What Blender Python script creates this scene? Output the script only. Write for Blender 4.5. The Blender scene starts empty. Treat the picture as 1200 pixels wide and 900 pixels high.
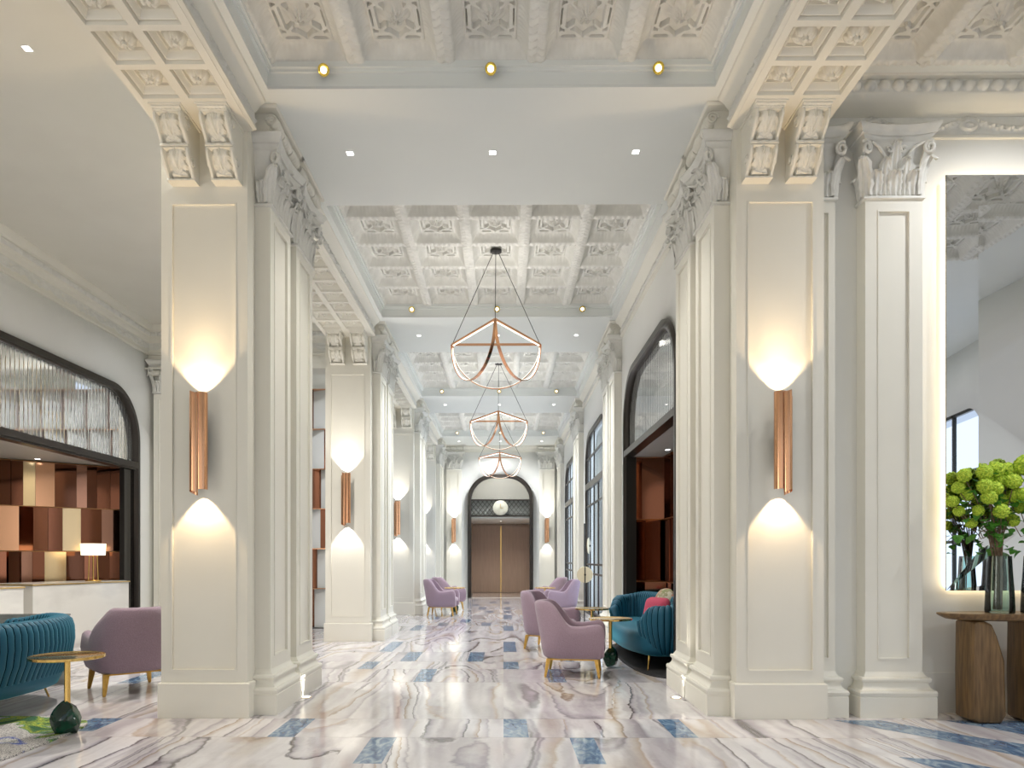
import bpy, bmesh, math, random
from math import sin, cos, pi, radians, sqrt, exp
from mathutils import Vector, Matrix
random.seed(7)
COL = bpy.context.scene.collection
PI = math.pi

# ------------------------------------------------------------------ materials
def mat(name, col, rough=.5, metal=0., **kw):
    m = bpy.data.materials.new(name); m.use_nodes = True
    b = m.node_tree.nodes['Principled BSDF']
    b.inputs['Base Color'].default_value = (*col, 1)
    b.inputs['Roughness'].default_value = rough
    b.inputs['Metallic'].default_value = metal
    for k, v in kw.items():
        b.inputs[k.replace('_', ' ')].default_value = v
    return m

def N(m, t, **kw):
    n = m.node_tree.nodes.new(t)
    for k, v in kw.items(): setattr(n, k, v)
    return n
def L(m, a, b): m.node_tree.links.new(a, b)

def noisy(name, c1, c2, scale=8, rough=.5, metal=0., bump=0., stretch=(1, 1, 1), detail=4, bscale=None, **kw):
    m = mat(name, c1, rough, metal, **kw)
    b = m.node_tree.nodes['Principled BSDF']
    tc = N(m, 'ShaderNodeTexCoord'); mp = N(m, 'ShaderNodeMapping')
    mp.inputs['Scale'].default_value = stretch
    L(m, tc.outputs['Object'], mp.inputs['Vector'])
    nz = N(m, 'ShaderNodeTexNoise'); nz.inputs['Scale'].default_value = scale; nz.inputs['Detail'].default_value = detail
    L(m, mp.outputs['Vector'], nz.inputs['Vector'])
    r = N(m, 'ShaderNodeValToRGB')
    r.color_ramp.elements[0].color = (*c1, 1); r.color_ramp.elements[1].color = (*c2, 1)
    r.color_ramp.elements[0].position = .35; r.color_ramp.elements[1].position = .65
    L(m, nz.outputs['Fac'], r.inputs['Fac']); L(m, r.outputs['Color'], b.inputs['Base Color'])
    if bump:
        bp = N(m, 'ShaderNodeBump'); bp.inputs['Strength'].default_value = bump; bp.inputs['Distance'].default_value = .01
        if bscale:
            n2 = N(m, 'ShaderNodeTexNoise'); n2.inputs['Scale'].default_value = bscale; n2.inputs['Detail'].default_value = 2
            L(m, tc.outputs['Object'], n2.inputs['Vector']); L(m, n2.outputs['Fac'], bp.inputs['Height'])
        else:
            L(m, nz.outputs['Fac'], bp.inputs['Height'])
        L(m, bp.outputs['Normal'], b.inputs['Normal'])
    return m

def emit(name, col, strength):
    m = mat(name, (.8, .8, .8))
    b = m.node_tree.nodes['Principled BSDF']
    b.inputs['Emission Color'].default_value = (*col, 1)
    b.inputs['Emission Strength'].default_value = strength
    return m

def pane_glass(name, tint=(1, 1, 1), rough=0.0, amt=1.0):
    m = bpy.data.materials.new(name); m.use_nodes = True
    nt = m.node_tree; nt.nodes.remove(nt.nodes['Principled BSDF'])
    out = nt.nodes['Material Output']
    fr = N(m, 'ShaderNodeFresnel'); fr.inputs['IOR'].default_value = 1.5
    tr = N(m, 'ShaderNodeBsdfTransparent'); tr.inputs['Color'].default_value = (*tint, 1)
    gl = N(m, 'ShaderNodeBsdfGlossy'); gl.inputs['Roughness'].default_value = rough
    mx = N(m, 'ShaderNodeMixShader')
    ml = N(m, 'ShaderNodeMath', operation='MULTIPLY'); ml.inputs[1].default_value = amt
    L(m, fr.outputs['Fac'], ml.inputs[0]); L(m, ml.outputs[0], mx.inputs['Fac'])
    L(m, tr.outputs[0], mx.inputs[1]); L(m, gl.outputs[0], mx.inputs[2])
    L(m, mx.outputs[0], out.inputs['Surface'])
    return m

PLASTER = noisy('plaster_paint', (.785, .765, .685), (.76, .74, .66), 1.5, .55, bump=.02)
WALLP = noisy('wall_paint', (.79, .79, .75), (.77, .77, .73), 1.2, .6)
CEILP = noisy('ceiling_paint', (.765, .79, .765), (.75, .775, .75), 1.0, .65)
RELIEF = noisy('relief_plaster', (.77, .765, .72), (.70, .695, .65), 9, .6)
COPPER = mat('rose_copper', (.78, .42, .24), .16, 1.)
COPPERD = mat('bronze_mirror', (.14, .055, .03), .07, 1.)
COPPERM = mat('copper_mirror', (.24, .10, .06), .09, 1.)
COPPERP = mat('pink_copper_mirror', (.36, .19, .13), .12, 1.)
CHAMP = mat('champagne_panel', (.80, .62, .38), .20, .9)
BRASS = mat('brass', (.80, .53, .17), .14, 1.)
BRASSM = mat('brushed_brass', (.70, .50, .22), .3, 1.)
BLACK = mat('black_metal', (.025, .023, .02), .35, .4)
DARKF = mat('dark_bronze_frame', (.045, .038, .032), .3, .5)
LILAC = noisy('lilac_boucle', (.29, .20, .255), (.37, .27, .325), 160, .95, bump=.5, detail=2, Sheen_Weight=.3)
LEGW = noisy('golden_leg', (.70, .42, .10), (.58, .33, .07), 30, .28, .65)
TEAL = mat('teal_velvet', (.0, .085, .15), .6, 0., Sheen_Weight=.55, Sheen_Roughness=.35)
TEAL.node_tree.nodes['Principled BSDF'].inputs['Sheen Tint'].default_value = (.2, .8, 1, 1)
TEALSEAM = mat('teal_seam', (.0, .012, .02), .9, 0., Specular_IOR_Level=.1)
GREENST = noisy('malachite_stone', (.0, .014, .008), (.004, .06, .03), 7, .12, bump=.1, detail=8)
MARBLE = noisy('white_marble', (.80, .79, .75), (.58, .57, .54), 1.6, .12, detail=9, stretch=(1, 1, 2))
MARBLE.node_tree.nodes['Color Ramp'].color_ramp.elements[0].position = .5
MARBLE.node_tree.nodes['Color Ramp'].color_ramp.elements[1].position = .9
GREYM = noisy('grey_marble', (.42, .44, .42), (.20, .22, .21), 2.5, .12, detail=9, stretch=(1, 1, 3))
WALNUT = noisy('bronze_stained_wood', (.23, .135, .055), (.12, .07, .03), 5, .33, .2, stretch=(9, 9, .8))
TAUPE = noisy('taupe_timber', (.56, .45, .375), (.50, .40, .33), 3, .4, stretch=(6, 6, .5))
PINK = noisy('pink_fabric', (.62, .09, .16), (.55, .07, .13), 80, .9, bump=.2)
MIRROR = mat('mirror', (.86, .89, .93), .01, 1.)
LED = emit('led_strip', (1, .93, .80), 2.4)
GLOW = emit('warm_backlight', (1, .78, .48), 5)
BULB = emit('lamp_lens', (1, .96, .9), 3)
DOWNL = emit('downlight_lens', (1, .97, .92), 7)
SHADE = emit('lamp_shade_glow', (1, .80, .50), 2.2)
SEAM = mat('screen_white', (.80, .82, .82), .25, .0)
CLOCKM = noisy('clock_face_shell', (.62, .60, .50), (.50, .48, .38), 6, .4)
BLUEGL = pane_glass('window_pane', (.86, .92, .97), 0.02, .35)
VASEG = pane_glass('smoked_green_glass', (.80, .90, .87), 0.02, 1.1)
STEM = noisy('brown_stem', (.13, .08, .045), (.22, .15, .09), 30, .7)
LEAF = noisy('green_leaf', (.035, .16, .015), (.10, .32, .03), 12, .5)
FLOWER = noisy('chartreuse_floret', (.64, .76, .07), (.20, .40, .02), 6, .8, bump=.8, detail=2)
BLANKET = None

def reeded():
    m = mat('reeded_glass', (.95, .96, .96), .02, 0.)
    b = m.node_tree.nodes['Principled BSDF']
    b.inputs['Transmission Weight'].default_value = .96
    b.inputs['IOR'].default_value = 1.45
    return m
REED = reeded()

# ------------------------------------------------------------------ mesh tools
def new_bm(): return bmesh.new()

def box(bm, x0, x1, y0, y1, z0, z1, mi=0):
    if x0 > x1: x0, x1 = x1, x0
    if y0 > y1: y0, y1 = y1, y0
    vs = [bm.verts.new(p) for p in ((x0, y0, z0), (x1, y0, z0), (x1, y1, z0), (x0, y1, z0), (x0, y0, z1), (x1, y0, z1), (x1, y1, z1), (x0, y1, z1))]
    for f in ((0, 3, 2, 1), (4, 5, 6, 7), (0, 1, 5, 4), (1, 2, 6, 5), (2, 3, 7, 6), (3, 0, 4, 7)):
        fc = bm.faces.new([vs[i] for i in f]); fc.material_index = mi
    return vs

def rings(bm, rr, close=True, cap0=True, cap1=True, mi=0):
    """loft a list of point rings"""
    vr = [[bm.verts.new(p) for p in r] for r in rr]
    n = len(vr[0])
    for a, b in zip(vr, vr[1:]):
        for i in range(n if close else n - 1):
            j = (i + 1) % n
            try: bm.faces.new((a[i], a[j], b[j], b[i])).material_index = mi
            except ValueError: pass
    if cap0 and close: bm.faces.new(list(reversed(vr[0]))).material_index = mi
    if cap1 and close: bm.faces.new(vr[-1]).material_index = mi
    return vr

def lathe(bm, prof, cx=0, cy=0, n=32, mi=0, cap=True):
    rr = [[(cx + r * cos(2 * PI * i / n), cy + r * sin(2 * PI * i / n), z) for i in range(n)] for r, z in prof]
    return rings(bm, rr, True, cap, cap, mi)

def tube(bm, pts, r, n=8, mi=0, r2=None):
    pts = [Vector(p) for p in pts]
    rr = []
    prev = None
    for i, p in enumerate(pts):
        t = (pts[min(i + 1, len(pts) - 1)] - pts[max(i - 1, 0)]).normalized()
        if prev is None:
            a = Vector((0, 0, 1)) if abs(t.z) < .9 else Vector((1, 0, 0))
            u = t.cross(a).normalized()
        else:
            u = (prev - t * prev.dot(t)).normalized()
        prev = u
        v = t.cross(u)
        rad = r if r2 is None else r + (r2 - r) * i / (len(pts) - 1)
        rr.append([p + (u * cos(2 * PI * k / n) + v * sin(2 * PI * k / n)) * rad for k in range(n)])
    return rings(bm, rr, True, True, True, mi)

def strip(bm, pts, w, h, side, mi=0):
    """rectangular bar along pts; side = width direction (constant)"""
    pts = [Vector(p) for p in pts]; side = Vector(side).normalized()
    rr = []
    for i, p in enumerate(pts):
        t = (pts[min(i + 1, len(pts) - 1)] - pts[max(i - 1, 0)]).normalized()
        nrm = t.cross(side).normalized()
        rr.append([p + side * (w / 2) * a + nrm * (h / 2) * b for a, b in ((-1, -1), (1, -1), (1, 1), (-1, 1))])
    return rings(bm, rr, True, True, True, mi)

def ring_block(bm, x0, x1, y0, y1, prof, mi=0):
    """stack of rectangular rings: prof = [(offset, z)]"""
    rr = [[(x0 - o, y0 - o, z), (x1 + o, y0 - o, z), (x1 + o, y1 + o, z), (x0 - o, y1 + o, z)] for o, z in prof]
    return rings(bm, rr, True, True, True, mi)

def hgrid(bm, nx, ny, f, mi=0):
    g = [[bm.verts.new(f(i / nx, j / ny)) for i in range(nx + 1)] for j in range(ny + 1)]
    for j in range(ny):
        for i in range(nx):
            bm.faces.new((g[j][i], g[j][i + 1], g[j + 1][i + 1], g[j + 1][i])).material_index = mi
    return g

def bar_frame(bm, x0, x1, z0, z1, y0, y1, w, mi=0):
    """rectangular frame in the XZ plane"""
    box(bm, x0, x0 + w, y0, y1, z0, z1, mi); box(bm, x1 - w, x1, y0, y1, z0, z1, mi)
    box(bm, x0 + w, x1 - w, y0, y1, z0, z0 + w, mi); box(bm, x0 + w, x1 - w, y0, y1, z1 - w, z1, mi)

def make(name, bm, mats, parent=None, loc=None, rot=None, angle=35, recalc=True, bevel=0, smooth=True):
    if recalc: bmesh.ops.recalc_face_normals(bm, faces=bm.faces[:])
    if bevel:
        es = [e for e in bm.edges if len(e.link_faces) == 2 and e.calc_face_angle(0) > .5]
        bmesh.ops.bevel(bm, geom=es, offset=bevel, segments=2, affect='EDGES', profile=.7)
    me = bpy.data.meshes.new(name); bm.to_mesh(me); bm.free()
    if not isinstance(mats, (list, tuple)): mats = [mats]
    for m in mats: me.materials.append(m)
    if smooth:
        for p in me.polygons: p.use_smooth = True
        me.set_sharp_from_angle(angle=radians(angle))
    return link(name, me, parent, loc, rot)

def link(name, me, parent=None, loc=None, rot=None):
    o = bpy.data.objects.new(name, me); COL.objects.link(o)
    if parent is not None: o.parent = parent
    if loc is not None: o.location = loc
    if rot is not None: o.rotation_euler = rot if isinstance(rot, (tuple, list)) else (0, 0, rot)
    return o

def thing(name, label, cat, loc=(0, 0, 0), rotz=0, group=None):
    o = bpy.data.objects.new(name, None); COL.objects.link(o)
    o.empty_display_size = .1
    o.location = loc; o.rotation_euler = (0, 0, rotz)
    o['label'] = label; o['category'] = cat
    if group: o['group'] = group
    return o
def tag(o, label, cat, group=None, kind=None):
    o['label'] = label
    if cat: o['category'] = cat
    if group: o['group'] = group
    if kind: o['kind'] = kind
    return o
def struct(o, label=None):
    o['kind'] = 'structure'
    if label: o['label'] = label
    return o

def kids(o): return [c for c in COL.objects if c.parent == o]
def dup(o, loc=None, rotz=None, label=None, parent=None):
    c = o.copy(); COL.objects.link(c)
    if parent is not None: c.parent = parent
    if loc is not None: c.location = loc
    if rotz is not None: c.rotation_euler = (0, 0, rotz)
    if label: c['label'] = label
    for k in kids(o): dup(k, parent=c)
    return c

def outline_mesh(outer, holes, thick, bev=0, name='tmp'):
    """filled 2-D outline (XY) with holes, extruded +-thick/2 along Z -> mesh data"""
    cu = bpy.data.curves.new(name, 'CURVE'); cu.dimensions = '2D'; cu.fill_mode = 'BOTH'; cu.extrude = thick / 2
    for pts in [outer] + list(holes):
        sp = cu.splines.new('POLY'); sp.points.add(len(pts) - 1)
        for q, (x, y) in zip(sp.points, pts): q.co = (x, y, 0, 1)
        sp.use_cyclic_u = True
    ob = bpy.data.objects.new(name, cu); COL.objects.link(ob)
    dg = bpy.context.evaluated_depsgraph_get(); dg.update()
    me = bpy.data.meshes.new_from_object(ob.evaluated_get(dg))
    bpy.data.objects.remove(ob); bpy.data.curves.remove(cu)
    return me
def outline_obj(name, outer, holes, thick, m, axis='Y', parent=None, at=0.0):
    """outline given in (u, z); axis 'Y': plate at y=at spanning x=u; axis 'X': plate at x=at spanning y=u"""
    me = outline_mesh(outer, holes, thick)
    for v in me.vertices:
        u, z, w = v.co
        v.co = (u, at + w, z) if axis == 'Y' else (at + w, u, z)
    me.materials.clear(); me.materials.append(m)
    for p in me.polygons: p.material_index = 0
    for p in me.polygons: p.use_smooth = True
    me.set_sharp_from_angle(angle=radians(35))
    me.name = name
    bm = bmesh.new(); bm.from_mesh(me); bmesh.ops.remove_doubles(bm, verts=bm.verts[:], dist=1e-5)
    bmesh.ops.recalc_face_normals(bm, faces=bm.faces[:]); bm.to_mesh(me); bm.free()
    return link(name, me, parent)

def arch(u0, u1, z0, z1, r, n=14):
    """rounded-top opening outline, counter-clockwise"""
    p = [(u0, z0), (u1, z0)]
    p += [(u1 - r + r * cos(a * PI / 2 / n), z1 - r + r * sin(a * PI / 2 / n)) for a in range(n + 1)]
    p += [(u0 + r - r * sin(a * PI / 2 / n), z1 - r + r * cos(a * PI / 2 / n)) for a in range(n + 1)]
    return p

def spot(name, parent, loc, direction, power, angle, blend=.5, col=(1, .93, .82), size=.02):
    d = bpy.data.lights.new(name, 'SPOT'); d.energy = power; d.spot_size = radians(angle); d.spot_blend = blend
    d.color = col; d.shadow_soft_size = size
    o = bpy.data.objects.new(name, d); COL.objects.link(o); o.parent = parent; o.location = loc
    o.rotation_euler = Vector(direction).to_track_quat('-Z', 'Y').to_euler()
    return o
def area(name, parent, loc, direction, power, sx, sy, col=(1, 1, 1)):
    d = bpy.data.lights.new(name, 'AREA'); d.energy = power; d.shape = 'RECTANGLE'; d.size = sx; d.size_y = sy; d.color = col
    o = bpy.data.objects.new(name, d); COL.objects.link(o); o.parent = parent; o.location = loc
    o.rotation_euler = Vector(direction).to_track_quat('-Z', 'Y').to_euler()
    return o
EXPO = 0.17
DLP = (130, 300, 380, 230)
# ------------------------------------------------------------------ layout constants (metres; nave axis X=0)
P0, LB, PD = 5.90, 5.48, 1.73         # first pillar front, bay length, pillar depth
ZC, ZR, ZS = 5.057, 5.255, 4.80       # flat ceiling, coffer ribs, arcade soffit
ZA = 5.45                             # side aisle ceiling
YE = 24.10                            # end wall
XL = -6.25                            # left wall
YRB = 6.17                            # right-hand back wall
XRW = 7.5
def smooth(a, b, x):
    t = max(0., min(1., (x - a) / (b - a))); return t * t * (3 - 2 * t)

# ------------------------------------------------------------------ ornament height functions
def coffer_h(x, y):
    ax, ay = abs(x), abs(y)
    dx, dy = .395 - ax, .435 - ay
    d = min(dx, dy)
    if d < 0:
        if dx <= dy:
            w = min(1, (ax - .395) / .105)
            return -.035 * sqrt(max(0, 1 - (1 - w) ** 2)) * (1 + .22 * sin(2 * PI * 9 * y + 5 * w)) - .006 * (abs(sin(2 * PI * 4.5 * y)) < .14)
        w = min(1, (ay - .435) / .065)
        return -.018 * sin(w * PI / 2) * (1 + .4 * sin(2 * PI * 11 * x))
    if d < .115:
        t = d / .115
        s = x if dy < dx else y
        return .015 + .115 * sin(t * PI / 2) ** .8 + .004 * cos(2 * PI * 17 * s) * sin(PI * t)
    X, Y = x / .28, y / .32
    aX, aY = abs(X), abs(Y)
    z = .135
    if max(aX, aY) > .93: return .118
    z += .035
    # strapwork: pointed bands and diagonals
    band = min(abs(aX * .62 + aY - .98), abs(aX - .80) + (0 if aY < .55 else 1), abs(aY - .74 - .28 * (aX < .3) * (.3 - aX) / .3))
    if band < .085: z = .128
    if abs(aX - aY * 1.05) < .10 and aX > .35: z = .125
    r = sqrt(X * X + Y * Y); th = math.atan2(Y, X)
    R = .56 * (.66 + .34 * abs(cos(2.0 * th)) ** .8)
    if r < R: z = min(z, .165 - .075 * (1 - (r / R) ** 2) * (.72 + .28 * cos(12 * th + 9 * r)))
    return z

def leaf_h(u, v, u0, hw, v0, v1, amp=1.):
    """acanthus leaf growing from v0 to v1, centred at u0"""
    if v < v0 or v > v1: return 0.
    t = (v - v0) / (v1 - v0)
    s = hw * (.55 + .75 * t) * (1 if t < .72 else sqrt(max(0., 1 - ((t - .72) / .28) ** 2))) * (1 - .20 * abs(sin(PI * 5 * t)))
    a = abs(u - u0)
    if a >= s: return 0.
    q = a / s
    return amp * (1 - q ** 3) * (.45 + .75 * t) * (1 - .30 * abs(sin(5 * q * PI * .5 + 6 * t))) + (.15 * amp if q < .09 else 0)

def rosette_h(x, y):
    r = sqrt(x * x + y * y); th = math.atan2(y, x)
    R = .30 * (.80 + .20 * abs(cos(2.5 * th)))
    if r > R: return 0
    if r < .06: return .030
    return .024 * sin(PI * min(1, r / R) * .93) * (.70 + .30 * abs(cos(5 * th))) + .003

def caisson_h(x, y):
    """x,y in -.5..5 of the sunk square; returns depth upwards"""
    m = max(abs(x), abs(y))
    if m > .485: return .0
    if m > .455: return .040
    if m > .33:
        t = (.455 - m) / .125
        return .020 + .045 * t - .010 * sin(t * PI * 2)
    if m > .315: return .060
    return .080 - rosette_h(x * 1.05, y * 1.05) * 2.0

def frieze_h(u, v):
    """running scroll relief, u in periods, v 0..1"""
    f = u - math.floor(u)
    h = 0.
    for c, s, w in ((.25, .50, .22), (.75, .50, .22), (.5, .68, .12), (0, .30, .12), (1, .30, .12)):
        dx, dy = (f - c) * 1.15, (v - s) * .75
        r = sqrt(dx * dx + dy * dy); th = math.atan2(dy, dx)
        R = w * (.75 + .25 * abs(cos(2.5 * th)))
        if r < R: h = max(h, (1 - (r / R) ** 2) * (.6 + .4 * cos(18 * r / w + th)))
    c = .5 + .26 * sin(2 * PI * f)
    if abs(v - c) < .09: h = max(h, .7 * (1 - abs(v - c) / .09))
    return h

# ------------------------------------------------------------------ shared coffer tile
CP = .714
def coffer_tile():
    bm = new_bm()
    hgrid(bm, 84, 84, lambda a, b: ((a - .5) * CP, (b - .5) * CP, CP * 1.12 * coffer_h(a - .5, b - .5)))
    o = make('coffer', bm, RELIEF, angle=50, recalc=False)
    me = o.data; bpy.data.objects.remove(o)
    return me
COFFER = coffer_tile()
def caisson_tile():
    bm = new_bm()
    hgrid(bm, 56, 56, lambda a, b: ((a - .5) * .285, (b - .5) * .325, .98 * caisson_h(a - .5, b - .5)))
    o = make('caisson', bm, PLASTER, angle=40, recalc=False)
    me = o.data; bpy.data.objects.remove(o)
    return me
CAISSON = caisson_tile()

def coffer_bay(xc, y0, nx=5, ny=5, label='', zlow=None):
    """sunk coffered field with a rim; ceiling piece whose children are the coffers"""
    x0, x1, y1 = xc - nx * CP / 2, xc + nx * CP / 2, y0 + ny * CP
    bm = new_bm()
    t = .03
    for a in ((x0 - t, x0, y0 - t, y1 + t), (x1, x1 + t, y0 - t, y1 + t), (x0, x1, y0 - t, y0), (x0, x1, y1, y1 + t)):
        box(bm, *a, zlow or ZC + .021, ZR + .2)
    for k, (w, za, zb) in enumerate(() if zlow else ((.022, ZR - .075, ZR - .05), (.045, ZR - .05, ZR - .005))):
        box(bm, x0, x0 + w, y0, y1, za, zb); box(bm, x1 - w, x1, y0, y1, za, zb)
        box(bm, x0 + w, x1 - w, y0, y0 + w, za, zb); box(bm, x0 + w, x1 - w, y1 - w, y1, za, zb)
    box(bm, x0 - t, x1 + t, y0 - t, y1 + t, ZR + .2, ZR + .22)
    o = make('ceiling', bm, CEILP); struct(o, label)
    for i in range(nx):
        for j in range(ny):
            link('coffer', COFFER, o, (x0 + (i + .5) * CP, y0 + (j + .5) * CP, ZR))
    return o

# nave ceiling
BAYS = [2.216 + LB * k for k in range(4)]
holes = [[(-1.785, y), (1.785, y), (1.785, y + 5 * CP), (-1.785, y + 5 * CP)] for y in BAYS]
me = outline_mesh([(-1.97, -5), (1.97, -5), (1.97, YE), (-1.97, YE)], holes, .02)
for v in me.vertices: v.co.z += ZC + .01
me.materials.clear(); me.materials.append(CEILP)
for p in me.polygons: p.material_index = 0
struct(link('ceiling', me), 'flat cream plaster ceiling of the central nave between the coffered fields')
for k, y in enumerate(BAYS):
    coffer_bay(0, y, label='carved coffered ceiling field over the nave, number %d from the front' % (k + 1))
coffer_bay(2.735 + 2.5 * CP, 2.25, label='carved coffered ceiling field at the upper right beside the mirror wall', zlow=ZR - .006)

bm = new_bm()
box(bm, XL - .1, -2.68, -5, 12.95, ZA, ZA + .05)
box(bm, XL - .1, -2.68, 12.95, 18.2, ZA, ZA + .05)
struct(make('ceiling', bm, PLASTER), 'plain plaster ceiling of the left aisle')
bm = new_bm(); box(bm, 2.68, XRW + .1, -5, 2.24, ZR, ZR + .05); box(bm, 6.31, XRW + .1, 2.24, YRB + .1, ZR, ZR + .05); box(bm, 2.68, 6.31, 5.82, YRB + .1, ZR - .004, ZR + .05)
struct(make('ceiling', bm, CEILP), 'plain plaster ceiling margin of the right side room')

# ------------------------------------------------------------------ arcade beams with caissons
def arcade_beam(s, y0, y1, outer_top, label, nave_side=True):
    """s=-1 left, +1 right"""
    xi, xo = s * 1.95, s * 2.70
    bm = new_bm()
    box(bm, xi, xo, y0, y1, ZS + .125, outer_top)
    # soffit ribs
    n = int((y1 - y0 - .66) / .38 + .01)
    ym = (y0 + y1) / 2; a0 = ym - n * .19
    if y0 < 0: a0 = y1 - .40 - n * .38
    cx = [s * 2.150, s * 2.500]
    xs = sorted([xi, xo] + [c + d * .1425 for c in cx for d in (-1, 1)])
    for a, b in ((0, 1), (2, 3), (4, 5)): box(bm, xs[a], xs[b], y0, y1, ZS, ZS + .125)
    for a, b in ((1, 2), (3, 4)):
        ye = [y0] + [a0 + i * .38 + d for i in range(n) for d in (.0275, .3525)] + [y1]
        for q in range(0, len(ye), 2): box(bm, xs[a], xs[b], ye[q], ye[q + 1], ZS, ZS + .125)
    # nave-side mouldings: torus at the bottom, cove to the ceiling
    prof = [(0, ZS + .005), (-.03, ZS + .012), (-.03, ZS + .035), (-.012, ZS + .045), (-.012, ZS + .15), (-.03, ZS + .165), (-.055, ZS + .20), (-.10, ZS + .235), (-.105, ZC - .001), (.02, ZC - .001), (.02, ZS + .005)]
    rings(bm, [[(xi + s * px_, y, z) for px_, z in prof] for y in (y0, y1)])
    o = make('ceiling_beam', bm, PLASTER); struct(o, label)
    for i in range(n):
        for c in cx: link('caisson', CAISSON, o, (c, a0 + (i + .5) * .38, ZS + .001))
    # carved running frieze on the nave face
    bm = new_bm(); ln = y1 - y0; per = max(1, round(ln / .30))
    ny = min(560, int(ln * 110))
    hgrid(bm, ny, 12, lambda a, b: (xi - s * (.013 + .030 * frieze_h(a * per, b)), y0 + a * ln, ZS + .046 + b * .105))
    make('frieze', bm, RELIEF, o, angle=60)
    return o
arcade_beam(-1, -4.9, P0 + .02, ZA, 'caissoned arcade beam overhead at the front left')
arcade_beam(1, -4.9, P0 + .02, ZR + .05, 'caissoned arcade beam overhead at the front right')
for k in range(3):
    arcade_beam(-1, P0 + LB * k + PD - .02, P0 + LB * (k + 1) + .02, ZA, 'caissoned arcade beam between left pillars %d and %d' % (k + 1, k + 2))

# nave cornice on the right wall (bays 1-3)
for k in range(3):
    y0, y1 = P0 + LB * k + PD - .1, P0 + LB * (k + 1) + .1
    bm = new_bm()
    prof = [(0, ZS + .005), (-.03, ZS + .012), (-.03, ZS + .035), (-.012, ZS + .045), (-.012, ZS + .15), (-.03, ZS + .165), (-.055, ZS + .20), (-.10, ZS + .235), (-.105, ZC - .001), (.03, ZC - .001), (.03, ZS + .005)]
    rings(bm, [[(1.97 + px_, y, z) for px_, z in prof] for y in (y0, y1)])
    o = make('trim_%d' % (k + 1), bm, PLASTER); struct(o, 'plaster cornice along the right nave wall, bay %d' % (k + 1))
    bm = new_bm(); ln = y1 - y0
    hgrid(bm, int(ln * 90), 12, lambda a, b: (1.957 - .030 * frieze_h(a * 12, b), y0 + a * ln, ZS + .046 + b * .105))
    make('frieze', bm, RELIEF, o, angle=60)

# ------------------------------------------------------------------ pillars
def acanthus(bm, o, ang, hw, h, curl, n=16, m=20):
    """free standing leaf: o = foot on the bell, ang = outward direction"""
    nx_, ny_ = cos(ang), sin(ang); tx, ty = -ny_, nx_
    def f(a, b):
        q = a * 2 - 1
        w = hw * (.80 + .30 * sin(PI * min(1, b * 1.15))) * (1 if b < .70 else sqrt(max(0.02, 1 - ((b - .70) / .32) ** 2)))
        w *= 1 - .20 * abs(sin(PI * 4 * b)) * abs(q)
        out = .006 + curl * b ** 2.6 + .018 * (1 - q * q) * (.4 + .6 * b) + .009 * cos(3.0 * PI * q) * (1 - .4 * b)
        z = h * b
        if b > .80:
            e = (b - .80) / .20
            z = h * (.80 + .12 * sin(e * PI * .8)) - .028 * e * e; out += .020 * e
        return (o[0] + nx_ * out + tx * q * w, o[1] + ny_ * out + ty * q * w, o[2] + z)
    hgrid(bm, m, n, f)

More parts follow.
